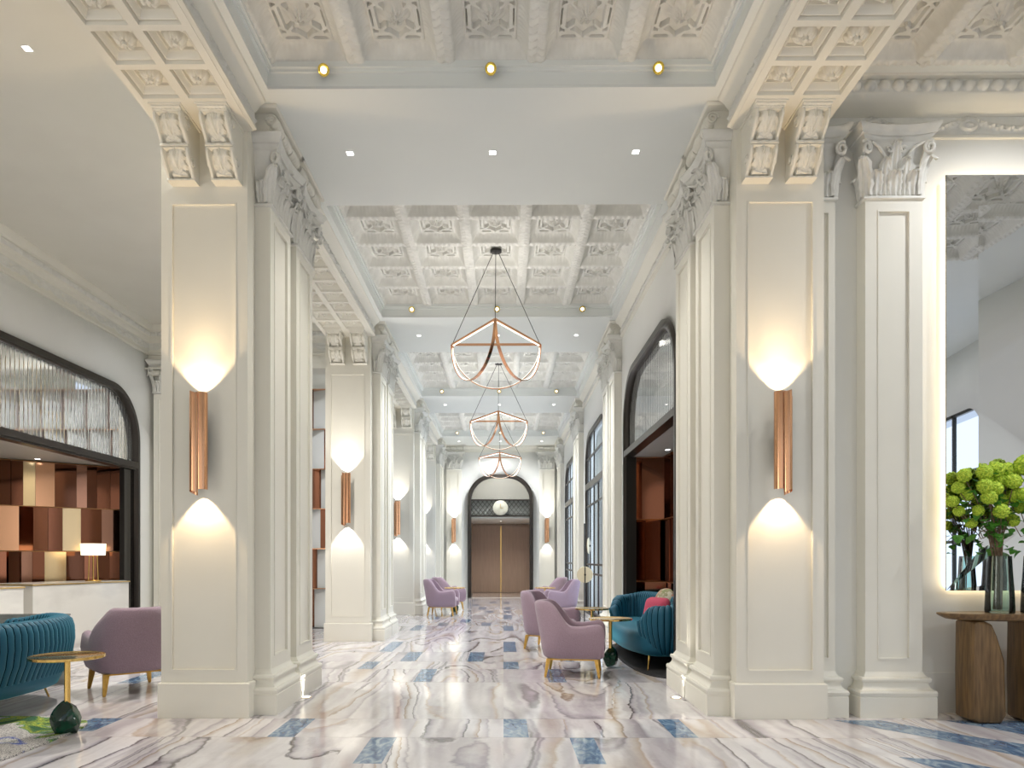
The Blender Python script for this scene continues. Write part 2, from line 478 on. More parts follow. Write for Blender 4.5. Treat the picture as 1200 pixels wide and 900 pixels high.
def capital_mesh(w, d):
    """carved capital: back at y=0, face towards -y, z 0..0.42 + abacus; origin at its foot centre"""
    H = .425
    bm = new_bm()
    rr = []
    for b in (0, .1, .3, .5, .7, .85, .95, 1.0):
        fl = -.012 + .050 * b ** 3; z = b * H; X, Y = w / 2 + fl, d + fl
        rr.append([(-X, 0, z), (-X, -Y + .03, z), (-X + .03, -Y, z), (X - .03, -Y, z), (X, -Y + .03, z), (X, 0, z)])
    rings(bm, rr)
    F = -PI / 2
    k = max(1, round(w / .16))
    hw = w / k * .46
    for i in range(k):                                    # lower row
        acanthus(bm, (-w / 2 + (i + .5) * w / k, -d + .004, 0), F, hw, .215, .050)
    for i in range(k + 1):                                # upper row, corners turned outwards
        x = -w / 2 + i * w / k
        if i in (0, k): acanthus(bm, (x * .96, -d + .012, 0), F + (-.78 if i == 0 else .78), hw * .95, .335, .085)
        else: acanthus(bm, (x, -d + .006, 0), F, hw * .86, .325, .060)
    for sx in (-1, 1):
        acanthus(bm, (sx * (w / 2 - .006), -d * .45, 0), 0 if sx > 0 else PI, d * .42, .20, .045)
    # central plume under the abacus
    if w > .3: acanthus(bm, (0, -d - .010, .13), F, .055, .33, .062)
    # stems and corner volutes
    for sx in (-1, 1):
        if w > .3:
            tube(bm, [(sx * .05, -d - .02, .20), (sx * .09, -d - .035, .30), (sx * (w / 2 - .09), -d - .050, .375), (sx * (w / 2 - .02), -d - .07, H - .015)], .015, 7, r2=.012)
            pts = [(sx * (.055 + .030 * (1 - i / 22) * cos(i / 22 * 7.5 + .5)), -d - .045, .355 + .034 * (1 - i / 22) * sin(i / 22 * 7.5 + .5)) for i in range(22)]
            tube(bm, pts, .010, 6)
        for dd in (0, 1):
            pts = []
            for i in range(36):
                a = i / 35 * 2 * PI * 1.55 + PI * .35; r = .056 * (1 - .74 * i / 35)
                cx, cy = w / 2 + .020 + r * cos(a) * (.75 if dd == 0 else .25), -d - .055 - r * cos(a) * (.25 if dd == 0 else .65)
                pts.append((sx * (cx + .02 * dd), cy - (.02 if dd == 0 else 0), H - .062 + r * sin(a)))
            tube(bm, pts, .0135, 7)
    # abacus: concave plan with stepped mouldings
    def plan(o, z, n=20):
        W = w / 2 + .070 + o
        front = []
        for i in range(n + 1):
            t = i / n * 2 - 1
            front.append((t * W, -(d + .040 + o) - .060 * abs(t) ** 2.5, z))
        return [(-W, .0, z), ] + front + [(W, .0, z)]
    rings(bm, [plan(o, z) for o, z in ((-.045, H - .012), (-.040, H + .012), (-.022, H + .030), (-.018, H + .046), (.0, H + .050), (.0, H + .072), (.010, H + .080), (.022, H + .105), (.026, H + .125), (.016, H + .132), (.0, H + .142))])
    # astragal at the foot
    ring_block(bm, -w / 2, w / 2, -d, 0, [(.004, -.035), (.018, -.028), (.02, -.014), (.012, -.004), (.004, .0)])
    return bm

def base_bm(w, d):
    bm = new_bm()
    pr = [(.078, 0), (.078, .165), (.072, .172), (.080, .185), (.082, .205), (.074, .222), (.056, .228), (.040, .245), (.032, .268), (.034, .285), (.046, .292), (.050, .308), (.044, .322), (.022, .328), (.018, .338), (.008, .350), (0, .370)]
    rr = []
    for o, z in pr:
        rr.append([(-w / 2 - o, 0, z), (-w / 2 - o, -d - o, z), (w / 2 + o, -d - o, z), (w / 2 + o, 0, z)])
    rings(bm, rr)
    return bm

def panel_face(bm, x0, x1, z0, z1, y, rim=.06, px0=None, px1=None, pz0=None, pz1=None, t=.014, bead=.010):
    """front ring at y-t .. y with a sunken panel and a bead around it"""
    a0, a1, b0, b1 = px0, px1, pz0, pz1
    box(bm, x0, a0, y - t, y, z0, z1); box(bm, a1, x1, y - t, y, z0, z1)
    box(bm, a0, a1, y - t, y, z0, b0); box(bm, a0, a1, y - t, y, b1, z1)
    for (p, q, r, s_) in ((a0, a0 + bead, b0, b1), (a1 - bead, a1, b0, b1), (a0 + bead, a1 - bead, b0, b0 + bead), (a0 + bead, a1 - bead, b1 - bead, b1)):
        vs = box(bm, p, q, y - t - .006, y + .001, r, s_)

CAPS = {}
def pilaster(parent, name, w, d, loc, rotz, ztop=4.30, entab=None, top_z=None):
    """shaft with sunken panel, moulded base and carved capital; face towards local -y"""
    key = (w, d, ztop, entab)
    if key not in CAPS:
        bm = new_bm()
        box(bm, -w / 2, w / 2, -d + .016, 0, .36, ztop)
        panel_face(bm, -w / 2, w / 2, .36, ztop, -d + .016, px0=-w / 2 + min(.10, w * .3), px1=w / 2 - min(.10, w * .3), pz0=.47, pz1=ztop - .12, t=.016, bead=.012)
        sh = make('shaft', bm, PLASTER, bevel=0)
        cap = make('capital', capital_mesh(w, d), RELIEF, angle=55)
        ba = make('moulded_base', base_bm(w, d), PLASTER, angle=28)
        en = None
        if entab:
            bm = new_bm()
            zt = entab; W2 = w / 2 + .05
            y0 = -d - .01
            box(bm, -W2, W2, y0, 0, ztop + .567, zt)
            ring_block(bm, -W2, W2, y0, 0, [(.0, zt - .030), (.075, zt - .026), (.080, zt - .012), (.085, zt - .0)])
            # fluted scroll bolster under the ceiling, in wrapped segments
            n = 18; nseg = 3 if w > .4 else 2
            for seg in range(nseg):
                xa = -W2 - .01 + seg * (2 * W2 + .02) / nseg; xb = xa + (2 * W2 + .02) / nseg - .014
                rr = []
                for i in range(25):
                    t = i / 24; r = .056 * (.86 + .14 * sin(PI * t)) + .0028 * cos(t * 2 * PI * 6)
                    if i in (0, 24): r *= .82
                    rr.append([(xa + t * (xb - xa), y0 - .018 + r * cos(2 * PI * q / n), zt - .090 + r * sin(2 * PI * q / n)) for q in range(n)])
                rings(bm, rr)
            for sx in (-1, 1):
                pts = []
                for i in range(36):
                    a = i / 35 * 2 * PI * 1.8; r = .050 * (1 - .8 * i / 35)
                    pts.append((sx * (W2 + .012), y0 - .018 + r * cos(a), zt - .09 + r * sin(a)))
                tube(bm, pts, .008, 6)
            en = make('frieze_block', bm, PLASTER, angle=50)
        CAPS[key] = (sh.data, cap.data, ba.data, en.data if en else None)
        for q in (sh, cap, ba, en):
            if q: bpy.data.objects.remove(q)
    sh, cap, ba, en = CAPS[key]
    o = link(name, sh, parent, loc, rotz)
    c = link('capital', cap, o, (0, 0, ztop))
    b = link('moulded_base', ba, o, (0, 0, 0))
    if en: link('frieze_block', en, o, (0, 0, 0))
    return o

def bracket_bm():
    """scrolled console bracket: back at y=0, front towards -y, z from 0 (top) down to -.45; width .225"""
    W, H = .222, .45
    def proj(v):
        if v < .055: return .375
        if v < .085: return .355
        if v < .50:
            t = (v - .085) / .415
            return .325 - .125 * smooth(0, 1, t) + .035 * sin(PI * t)
        if v < .545: return .225
        t = (v - .545) / .455
        return .205 - .125 * smooth(0, 1, t) + .022 * sin(PI * t) if v < .965 else .10
    def rel(u, v):
        if v < .085: return .004 * sin(u * 2 * PI * 7) * (v > .05)
        if .495 < v < .55: return .010 * abs(sin(u * PI * 3))
        if v > .965: return .006 * abs(sin(u * PI * 4))
        fr = min(u, 1 - u)
        if fr < .13: return .016 - .010 * (abs(fr - .065) > .045)
        v0, v1 = (.085, .495) if v < .5 else (.55, .965)
        t = (v - v0) / (v1 - v0)
        if t < .04: return .016
        h = -.034
        # hanging leaf
        q = abs(u - .5) / (.31 * (1 - .16 * abs(sin(t * PI * 3.5))))
        if q < 1 and t < .86: h = -.016 + .046 * (1 - q ** 2) * (.5 + .5 * t) * (1 - .45 * abs(sin(q * 7 + t * 5))) + (.012 if q < .1 else 0)
        # shell at the foot
        r = sqrt(((u - .5) / .30) ** 2 + ((t - .93) / .20) ** 2); th = math.atan2(t - .93, u - .5)
        if r < 1 and t < .95: h = .030 * (1 - .6 * r) * (.45 + .55 * abs(cos(4.5 * th)))
        return h
    bm = new_bm()
    nv, nu = 110, 30
    rows = []
    for j in range(nv + 1):
        v = j / nv
        p = proj(v); row = [(-W / 2, 0, -v * H)]
        row += [(-W / 2, -p * k / 5, -v * H) for k in range(1, 5)]
        for i in range(nu + 1):
            u = i / nu
            row.append(((u - .5) * W, -p - rel(u, v), -v * H))
        row += [(W / 2, -p * k / 5, -v * H) for k in (4, 3, 2, 1)] + [(W / 2, 0, -v * H)]
        rows.append(row)
    rings(bm, rows)
    # side scroll curls
    for sx in (-1, 1):
        for (cy, cz, R) in ((-.245, -.085, .055), (-.13, -.33, .045)):
            pts = []
            for i in range(34):
                a = i / 33 * 2 * PI * 1.7; r = R * (1 - .75 * i / 33)
                pts.append((sx * (W / 2), cy + r * cos(a), cz + r * sin(a)))
            tube(bm, pts, .008, 6)
    # cap tile on top
    box(bm, -W / 2 - .014, W / 2 + .014, -.39, 0, -.012, 0)
    return bm
_b = make('bracket', bracket_bm(), PLASTER, angle=50); BRACKET = _b.data; bpy.data.objects.remove(_b)

NPW, NPD = .575, .135     # nave pilasters
PILMESH = {}
def pillar(s, k, label, brackets=True, front_panel=True):
    y0 = P0 + LB * k
    t = thing('pillar', label, 'pillar', (s * 2.35, y0, 0), 0, 'plaster pillars along the nave')
    if s not in PILMESH:
        bm = new_bm()
        box(bm, -.355, .355, .036, PD - .02, .28, ZC + (.39 if s < 0 else .19) if False else ZC)
        a0, a1 = (-.275, .265) if s < 0 else (-.265, .275)
        panel_face(bm, -.355, .355, .28, ZS, .036, px0=a0, px1=a1, pz0=.383, pz1=4.215, t=.016, bead=.013)
        sh = make('shaft', bm, PLASTER)
        bm = new_bm(); ring_block(bm, -.355, .355, .02, PD - .02, [(.02, 0), (.02, .278), (.014, .286), (.0, .288)])
        pl = make('plinth', bm, PLASTER)
        PILMESH[s] = (sh.data, pl.data); bpy.data.objects.remove(sh); bpy.data.objects.remove(pl)
    link('shaft', PILMESH[s][0], t); link('plinth', PILMESH[s][1], t)
    if brackets:
        for x in (-.15, .205) if s < 0 else (-.205, .15):
            link('bracket', BRACKET, t, (x, .022, ZS))
    for yc in (.487, 1.255):
        pilaster(t, 'pilaster', NPW, NPD, (-s * .35, yc, 0), -s * PI / 2 if False else (PI / 2 if s < 0 else -PI / 2), 4.30, ZC - .003)
    return t
pillar(-1, 0, 'front left pillar with a copper wall light, nearest the teal sofa and lilac armchair')
pillar(-1, 1, 'second pillar on the left, standing in front of the copper and white screen')
pillar(-1, 2, 'third pillar on the left, just behind the second one')
pillar(-1, 3, 'last pillar on the left, beside the end wall behind the pair of lilac armchairs')
pillar(1, 0, 'front right pillar with a copper wall light, left of the mirror wall')
pillar(1, 1, 'right-hand paired pilasters beyond the teal sofa niche', False)
pillar(1, 2, 'right-hand paired pilasters between the two tall black windows', False)
pillar(1, 3, 'right-hand paired pilasters beside the end wall', False)

# end wall + its pilasters
AZ = 4.10
aw = outline_obj('wall_end', [(-2.05, 0), (2.05, 0), (2.05, ZC + .3), (-2.05, ZC + .3)], [arch(-1.0, 1.0, -.0005 + .002, AZ - .08, .80)], .16, WALLP, 'Y', at=YE + .08)
struct(aw, 'pale plaster end wall with an arched doorway')
for s, lab in ((-1, 'slim end wall pilaster left of the arched doorway'), (1, 'slim end wall pilaster right of the arched doorway')):
    t = thing('wall_pilaster', lab, 'pilaster', (s * 1.535, YE, 0), 0, 'end wall pilasters')
    pilaster(t, 'pilaster', .50, .12, (0, 0, 0), 0, 4.28, ZC - .003)
bm = new_bm(); rings(bm, [[(x, YE + a, z) for a, z in ((0.0, 4.84), (-.03, 4.85), (-.03, 4.90), (-.05, 4.96), (-.11, 5.0), (-.12, ZC - .001), (.0, ZC - .001))] for x in (-1.98, 1.98)])
struct(make('trim_4', bm, PLASTER), 'cornice across the end wall')

# right nave wall with niche and windows
XR = 1.985
NY0, NY1 = 7.80, 11.25
WIN = [(13.30, 16.72), (18.78, 22.20)]
rw = outline_obj('wall_right', [(P0 + PD - .05, 0), (YE + .1, 0), (YE + .1, ZC + .3), (P0 + PD - .05, ZC + .3)],
                 [arch(NY0, NY1, .002, AZ, .8)] + [arch(a, b, .08, AZ, .8) for a, b in WIN], .20, WALLP, 'X', at=XR + .10)
struct(rw, 'cream plaster right nave wall with the sofa niche and the arched windows')

# left aisle wall with the reception arch
LY0, LY1 = 3.6, 12.55
lw = outline_obj('wall_left', [(-5, 0), (18.2, 0), (18.2, ZA), (-5, ZA)], [arch(LY0, LY1, .002, 4.17, .85), arch(-2.7, 1.1, .2, 4.0, .6)], .12, WALLP, 'X', at=XL - .06)  # second arch is an added, unseen opening for fill light
struct(lw, 'pale grey plaster left wall above the reception arch')
# aisle cornice: left wall and return beam
def cornice(xf, y0, y1, flip, name, label, axis='Y'):
    prof = [(0, 4.93), (.03, 4.935), (.035, 4.965), (.015, 4.98), (.012, 5.16), (.03, 5.18), (.055, 5.20), (.065, 5.235), (.085, 5.25), (.085, 5.33), (.12, 5.35), (.15, 5.42), (.155, ZA - .001), (-.01, ZA - .001), (-.01, 4.93)]
    bm = new_bm()
    if axis == 'Y': rings(bm, [[(xf + flip * a, y, z) for a, z in prof] for y in (y0, y1)])
    else: rings(bm, [[(x, xf + flip * a, z) for a, z in prof] for x in (y0, y1)])
    o = make(name, bm, PLASTER); struct(o, label)
    ln = y1 - y0
    bm = new_bm()
    def P(a, off, z): return (xf + flip * off, y0 + a * ln, z) if axis == 'Y' else (y0 + a * ln, xf + flip * off, z)
    hgrid(bm, int(ln * 60), 16, lambda a, b: P(a, .013 + .022 * frieze_h(a * ln / .55, b), 4.985 + .165 * b))
    make('frieze', bm, RELIEF, o, angle=60)
    bm = new_bm()
    def lnk(a):
        f = (a * ln / .20) % 1.0
        return f
    hgrid(bm, int(ln * 90), 8, lambda a, b: P(a, .086 + .026 * (sin(PI * b) ** .6) * (1 if .07 < lnk(a) < .93 else 0) * (.75 + .25 * sin(lnk(a) * 25 + b * 5)), 5.252 + .078 * b))
    make('leaf_moulding', bm, RELIEF, o, angle=60)
    return o
cornice(XL, -5, 12.9, 1, 'trim_5', 'carved cornice along the left wall')
YT = 12.90
cornice(YT, XL, -2.72, -1, 'trim_6', 'carved cornice across the return at the far end of the left aisle', 'X')
bm = new_bm(); box(bm, XL, -2.72, YT, YT + .45, 4.70, ZA)
struct(make('ceiling_beam', bm, PLASTER), 'plain cross beam over the left aisle screen')
t = thing('wall_pilaster', 'narrow pilaster at the far left corner beside the reception arch', 'pilaster', (XL + .26, YT + .42, 0), 0)
pilaster(t, 'pilaster', .30, .44, (0, 0, 0), 0, 4.28, 4.69)
bm = new_bm(); box(bm, XL - .1, -1.9, 18.0, 18.15, 0, ZA)
struct(make('wall_back', bm, WALLP), 'white wall behind the aisle screen')

# right-hand back wall with its pilasters
bm = new_bm(); box(bm, 2.70, XRW + .1, YRB, YRB + .15, 0, ZR + .3)
struct(make('wall_back', bm, WALLP), 'cream wall carrying the mirror on the right')
t = thing('wall_pilaster', 'tall panelled wall pilaster between the front right pillar and the mirror', 'pilaster', (3.325, YRB, 0), 0)
pilaster(t, 'pilaster', .47, .15, (0, 0, 0), 0, 4.30)
t = thing('wall_pilaster', 'partly hidden pilaster tucked behind the front right pillar', 'pilaster', (2.775, YRB, 0), 0)
pilaster(t, 'pilaster', .15, .13, (0, 0, 0), 0, 4.30)
bm = new_bm()
prof = [(0, 4.845), (.025, 4.85), (.025, 4.87), (.012, 4.88), (.012, 5.03), (.06, 5.045), (.13, 5.075), (.19, 5.11), (.20, 5.125), (.20, 5.225), (.245, 5.235), (.25, ZR - .005), (-.01, ZR - .005), (-.01, 4.845)]
rings(bm, [[(x, YRB - a, z) for a, z in prof] for x in (2.70, XRW)])
o = make('trim_7', bm, PLASTER); struct(o, 'deep carved cornice above the mirror wall')
bm = new_bm(); ln = XRW - 2.7
def egg(a, b):
    f = (a * ln / .115) % 1.0
    e = sqrt(max(0, 1 - ((f - .5) / .40) ** 2 - ((b - .5) / .46) ** 2))
    return .045 * e
hgrid(bm, int(ln * 130), 12, lambda a, b: (2.7 + a * ln, YRB - .201 - egg(a, b), 5.128 + .094 * b))
make('egg_moulding', bm, RELIEF, o, angle=60)
bm = new_bm()
def garl(a, b):
    x = a * ln + .28
    f = (x / .80) % 1.0 - .5
    c = .30 + 2.4 * f * f
    h = 0
    if abs(b - c) < .20: h = (1 - (abs(b - c) / .20) ** 2) * (.55 + .45 * sin(x * 95) * cos(b * 17 + x * 30))
    r = sqrt((f / .12) ** 2 + ((b - .55) / .5) ** 2) if True else 9
    g = abs(f) - .5
    r = sqrt((g / .13) ** 2 + ((b - .5) / .48) ** 2)
    if r < 1: h = max(h, (1 - r * r) * .9 + .25 * sin(r * 14))
    return .040 * max(0, h)
hgrid(bm, int(ln * 110), 22, lambda a, b: (2.7 + a * ln, YRB - .013 - garl(a, b), 4.882 + .146 * b))
make('garland_frieze', bm, RELIEF, o, angle=60)
bm = new_bm(); box(bm, 2.74, XRW, YRB - .012, YRB, 0, .34)
struct(make('baseboard_right', bm, WALLP), 'tall skirting of the mirror wall')

# rear wall and right side wall with windows (behind and beside the viewpoint; seen in the mirror)
rear = outline_obj('wall_rear', [(XL - .2, 0), (XRW + .2, 0), (XRW + .2, ZA), (XL - .2, ZA)],
                   [arch(a, b, .3, 4.2, .6) for a, b in ((-5.4, -3.2), (-1.4, 1.4), (3.2, 6.6))], .2, WALLP, 'Y', at=-5.1)
struct(rear, 'plaster wall behind the viewpoint with arched windows')
rs = outline_obj('wall_side', [(-5, 0), (YRB + .1, 0), (YRB + .1, ZR + .1), (-5, ZR + .1)],
                 [arch(-3.9, -1.5, .3, 4.1, .6), arch(-.9, .72, .3, 4.1, .6)], .2, WALLP, 'X', at=XRW + .1)
struct(rs, 'plaster wall of the right side room with windows')
bm = new_bm()
for a, b in ((-3.9, -1.5), (-.9, .72)):
    for q in (a, (a + b) / 2 - .03, b - .06): box(bm, XRW + .02, XRW + .08, q, q + .06, .3, 4.1)
    for z in (.3, 1.6, 2.9, 4.04): box(bm, XRW + .02, XRW + .08, a, b, z, z + .06)
struct(make('window_3', bm, BLACK), 'black window grid in the right side wall')
# ------------------------------------------------------------------ floor
def floor_material():
    m = mat('veined_onyx_floor', (.6, .57, .56), .07)
    b = m.node_tree.nodes['Principled BSDF']; b.inputs['Specular IOR Level'].default_value = .75
    tc = N(m, 'ShaderNodeTexCoord')
    at = N(m, 'ShaderNodeAttribute', attribute_name='slab')
    sep = N(m, 'ShaderNodeSeparateColor'); L(m, at.outputs['Color'], sep.inputs[0])
    # per-slab shift
    sc = N(m, 'ShaderNodeVectorMath', operation='SCALE'); sc.inputs['Scale'].default_value = 37.
    L(m, at.outputs['Color'], sc.inputs[0])
    ad = N(m, 'ShaderNodeVectorMath', operation='ADD'); L(m, tc.outputs['Object'], ad.inputs[0]); L(m, sc.outputs[0], ad.inputs[1])
    mp = N(m, 'ShaderNodeMapping'); mp.inputs['Scale'].default_value = (1.0, .13, 1); mp.inputs['Rotation'].default_value = (0, 0, .06)
    L(m, ad.outputs[0], mp.inputs['Vector'])
    # warp
    wn = N(m, 'ShaderNodeTexNoise'); wn.inputs['Scale'].default_value = 1.7; wn.inputs['Detail'].default_value = 5; wn.inputs['Roughness'].default_value = .6
    L(m, ad.outputs[0], wn.inputs['Vector'])
    ws = N(m, 'ShaderNodeVectorMath', operation='SCALE'); ws.inputs['Scale'].default_value = .13
    L(m, wn.outputs['Color'], ws.inputs[0])
    wa = N(m, 'ShaderNodeVectorMath', operation='ADD'); L(m, mp.outputs[0], wa.inputs[0]); L(m, ws.outputs[0], wa.inputs[1])
    nz = N(m, 'ShaderNodeTexNoise'); nz.inputs['Scale'].default_value = 1.0; nz.inputs['Detail'].default_value = 1.2; nz.inputs['Roughness'].default_value = .4
    L(m, wa.outputs[0], nz.inputs['Vector'])
    r = N(m, 'ShaderNodeValToRGB'); cr = r.color_ramp
    W = (.74, .725, .74); G = (.36, .34, .375); T = (.55, .47, .40); D = (.09, .075, .08); P = (.60, .575, .61); BR = (.29, .20, .13)
    stops = [(.0, P), (.30, W), (.352, P), (.358, G), (.363, W), (.40, W), (.41, P), (.418, T), (.424, W), (.452, P), (.458, W), (.468, P), (.474, G), (.4765, D), (.480, W), (.505, W), (.520, T), (.523, BR), (.526, W), (.545, P), (.556, G), (.560, W), (.585, P), (.592, W), (.600, D), (.603, P), (.615, G), (.622, W), (.66, T), (.668, W), (.70, P), (1, W)]
    cr.elements[0].position = 0; cr.elements[0].color = (*P, 1)
    cr.elements[1].position = 1; cr.elements[1].color = (*P, 1)
    for p, c in stops[1:-1]:
        e = cr.elements.new(p); e.color = (*c, 1)
    L(m, nz.outputs['Fac'], r.inputs['Fac'])
    # fine secondary streaks
    m2 = N(m, 'ShaderNodeMapping'); m2.inputs['Scale'].default_value = (8, .45, 1); L(m, ad.outputs[0], m2.inputs['Vector'])
    w2 = N(m, 'ShaderNodeVectorMath', operation='ADD'); ws2 = N(m, 'ShaderNodeVectorMath', operation='SCALE'); ws2.inputs['Scale'].default_value = 1.6
    L(m, wn.outputs['Color'], ws2.inputs[0]); L(m, m2.outputs[0], w2.inputs[0]); L(m, ws2.outputs[0], w2.inputs[1])
    n2 = N(m, 'ShaderNodeTexNoise'); n2.inputs['Scale'].default_value = 1.2; n2.inputs['Detail'].default_value = 4
    L(m, w2.outputs[0], n2.inputs['Vector'])
    r2 = N(m, 'ShaderNodeValToRGB'); r2.color_ramp.elements[0].position = .36; r2.color_ramp.elements[0].color = (.76, .725, .735, 1)
    r2.color_ramp.elements[1].position = .6; r2.color_ramp.elements[1].color = (1.04, 1.03, 1.02, 1)
    L(m, n2.outputs['Fac'], r2.inputs['Fac'])
    mx = N(m, 'ShaderNodeMix', data_type='RGBA', blend_type='MULTIPLY'); mx.inputs[0].default_value = .75
    L(m, r.outputs[0], mx.inputs[6]); L(m, r2.outputs[0], mx.inputs[7])
    # blue marble
    b1 = N(m, 'ShaderNodeTexNoise'); b1.inputs['Scale'].default_value = 7; b1.inputs['Detail'].default_value = 9; b1.inputs['Distortion'].default_value = 1.6
    mb = N(m, 'ShaderNodeMapping'); mb.inputs['Rotation'].default_value = (0, 0, .7); mb.inputs['Scale'].default_value = (1.8, .8, 1)
    L(m, ad.outputs[0], mb.inputs['Vector']); L(m, mb.outputs[0], b1.inputs['Vector'])
    rb = N(m, 'ShaderNodeValToRGB'); rb.color_ramp.elements[0].position = .34; rb.color_ramp.elements[0].color = (.075, .13, .25, 1)
    rb.color_ramp.elements[1].position = .68; rb.color_ramp.elements[1].color = (.36, .46, .54, 1)
    e = rb.color_ramp.elements.new(.5); e.color = (.14, .23, .36, 1)
    L(m, b1.outputs['Fac'], rb.inputs['Fac'])
    mask = N(m, 'ShaderNodeAttribute', attribute_name='blue')
    mm = N(m, 'ShaderNodeMix', data_type='RGBA'); L(m, mask.outputs['Fac'], mm.inputs[0]); L(m, mx.outputs[2], mm.inputs[6]); L(m, rb.outputs[0], mm.inputs[7])
    L(m, mm.outputs[2], b.inputs['Base Color'])
    return m
FLOORM = floor_material()
X0 = .1
BLUE = [(-.86, -.675, 4.60, 5.275), (-1.63, -1.43, 5.285, 5.893), (.10, .285, 5.285, 5.893), (1.345, 1.52, 5.285, 5.893), (.58, .755, 4.60, 5.275),
        (-.86, -.68, 7.66, 8.55), (-1.63, -1.45, 8.55, 9.17), (-1.22, -1.02, 9.21, 10.1), (-1.65, -1.46, 10.14, 11.36), (-.36, -.16, 9.17, 10.1),
        (.10, .285, 8.55, 9.17), (.10, .285, 10.14, 11.36), (.10, .285, 13.1, 14.1), (.10, .285, 15.6, 16.85), (-.33, -.15, 14.1, 14.7),
        (-1.62, -1.43, 13.2, 14.2), (-1.2, -1.0, 14.2, 14.8), (.58, .77, 7.65, 8.55), (.82, 1.0, 9.2, 9.7), (-.8, -.6, 14.9, 15.6), (-1.5, -1.3, 15.6, 16.8),
        (-3.25, -3.0, 5.45, 5.893), (-3.95, -3.72, 7.55, 8.5),
        (-.55, -.35, 18.6, 19.6), (-.8, -.6, 20.0, 20.9), (-.3, -.1, 21.2, 22.2), (.10, .285, 18.6, 19.6), (.10, .285, 20.9, 22.0), (-.1, .05, 23.0, 23.8), (.10, .285, 17.4, 18.1), (-.33, -.15, 17.5, 18.2), (-.9, -.7, 22.4, 23.2)]
JY = [-5, -1.6, -.73, .19, 1.0, 1.55, 2.2, 3.1, 3.7, 4.4, 5.28, 5.893]
yy = 5.893
for k in range(4):
    for d in (7.64, 8.55, 9.17, 10.1, 11.373): JY.append(d + LB * k)
JY = sorted(v for v in JY if v < 28.4) + [28.5]
XJ = [-9.4, -7, -5.2, -3.6, -2.4, -1.35, -.25, .1, .95, 1.75, 2.6, 3.8, 5.4, 7.7]
xs = sorted(set(round(v, 4) for v in XJ + [b[0] for b in BLUE] + [b[1] for b in BLUE]))
ys = sorted(set(round(v, 4) for v in JY + [b[2] for b in BLUE] + [b[3] for b in BLUE]))
bm = new_bm()
gv = [[bm.verts.new((x, y, 0)) for x in xs] for y in ys]
ls = bm.loops.layers.float_color.new('slab'); lb = bm.loops.layers.float_color.new('blue')
import bisect
def slab_id(x, y):
    j = bisect.bisect(JY, y); i = bisect.bisect([v + .37 * ((j * 7) % 3) for v in XJ], x)
    if 5.893 < y < 7.64: i = i // 2
    return random.Random(j * 101 + i * 17)
for j in range(len(ys) - 1):
    for i in range(len(xs) - 1):
        f = bm.faces.new((gv[j][i], gv[j][i + 1], gv[j + 1][i + 1], gv[j + 1][i]))
        cx, cy = (xs[i] + xs[i + 1]) / 2, (ys[j] + ys[j + 1]) / 2
        bl = any(a < cx < b and c < cy < d for a, b, c, d in BLUE)
        q = slab_id(cx, cy); c = (q.random(), q.random(), q.random(), 1)
        for l in f.loops: l[ls] = c; l[lb] = (1, 1, 1, 1) if bl else (0, 0, 0, 1)
o = make('floor', bm, FLOORM, smooth=False, recalc=False); struct(o, 'polished veined onyx floor with blue marble insets')
# diagonal blue bands of the side room
def blue_band(pts, lab):
    bm = new_bm(); f = bm.faces.new([bm.verts.new((x, y, .0012)) for x, y in pts])
    ls = bm.loops.layers.float_color.new('slab'); lb = bm.loops.layers.float_color.new('blue')
    for l in f.loops: l[ls] = (.3, .1, .7, 1); l[lb] = (1, 1, 1, 1)
    o = make('floor', bm, FLOORM, smooth=False, recalc=False); struct(o, lab)
def gp(px_, py_):
    D = 1105 / (py_ - 655); return ((px_ - 590) * D / 850 + X0, D)
blue_band([gp(975, 843.5), gp(1090, 864), gp(1230, 893), gp(1230, 876), gp(1130, 861), gp(1030, 843.5)], 'long diagonal blue marble band in the floor before the mirror wall')
blue_band([gp(1105, 843.5), gp(1165, 854), gp(1230, 866), gp(1230, 846), gp(1180, 843.5)], 'short diagonal blue marble band under the console table')
blue_band([gp(1050, 886), gp(1090, 898), gp(1200, 925), gp(1200, 905), gp(1110, 890)], 'diagonal blue marble band at the lower right edge')
# grout joints
bm = new_bm()
for y in JY[1:-1]:
    if 4 < y < 24: box(bm, -6.2, 7.4 if y < 6 else 1.98, y - .0015, y + .0015, -.001, .0006)
struct(make('trim_8', bm, mat('grout', (.30, .28, .27), .4)), 'thin dark joints between the floor slabs')
# ------------------------------------------------------------------ arched frames and reeded glass
def arch_frame(name, u0, u1, z0, z1, r, w, thick, at, axis, m, parent=None, n=14, open_bottom=True):
    outer = arch(u0, u1, z0, z1, r, n)
    inner = arch(u0 + w, u1 - w, z0 if open_bottom else z0 + w, z1 - w, r - w * .6, n)
    if open_bottom:
        poly = [outer[0]] + outer[2:][::-1]  # left bottom, then round the top from left to right
        poly = [outer[0]] + list(reversed(outer[2:])) + [outer[1]] + [inner[1]] + inner[2:] + [inner[0]]
        return outline_obj(name, poly, [], thick, m, axis, parent, at)
    return outline_obj(name, outer, [inner], thick, m, axis, parent, at)

def arch_top(u, u0, u1, z1, r):
    if u < u0 + r: d = u0 + r - u
    elif u > u1 - r: d = u - (u1 - r)
    else: return z1
    return z1 - r + sqrt(max(0, r * r - d * d))

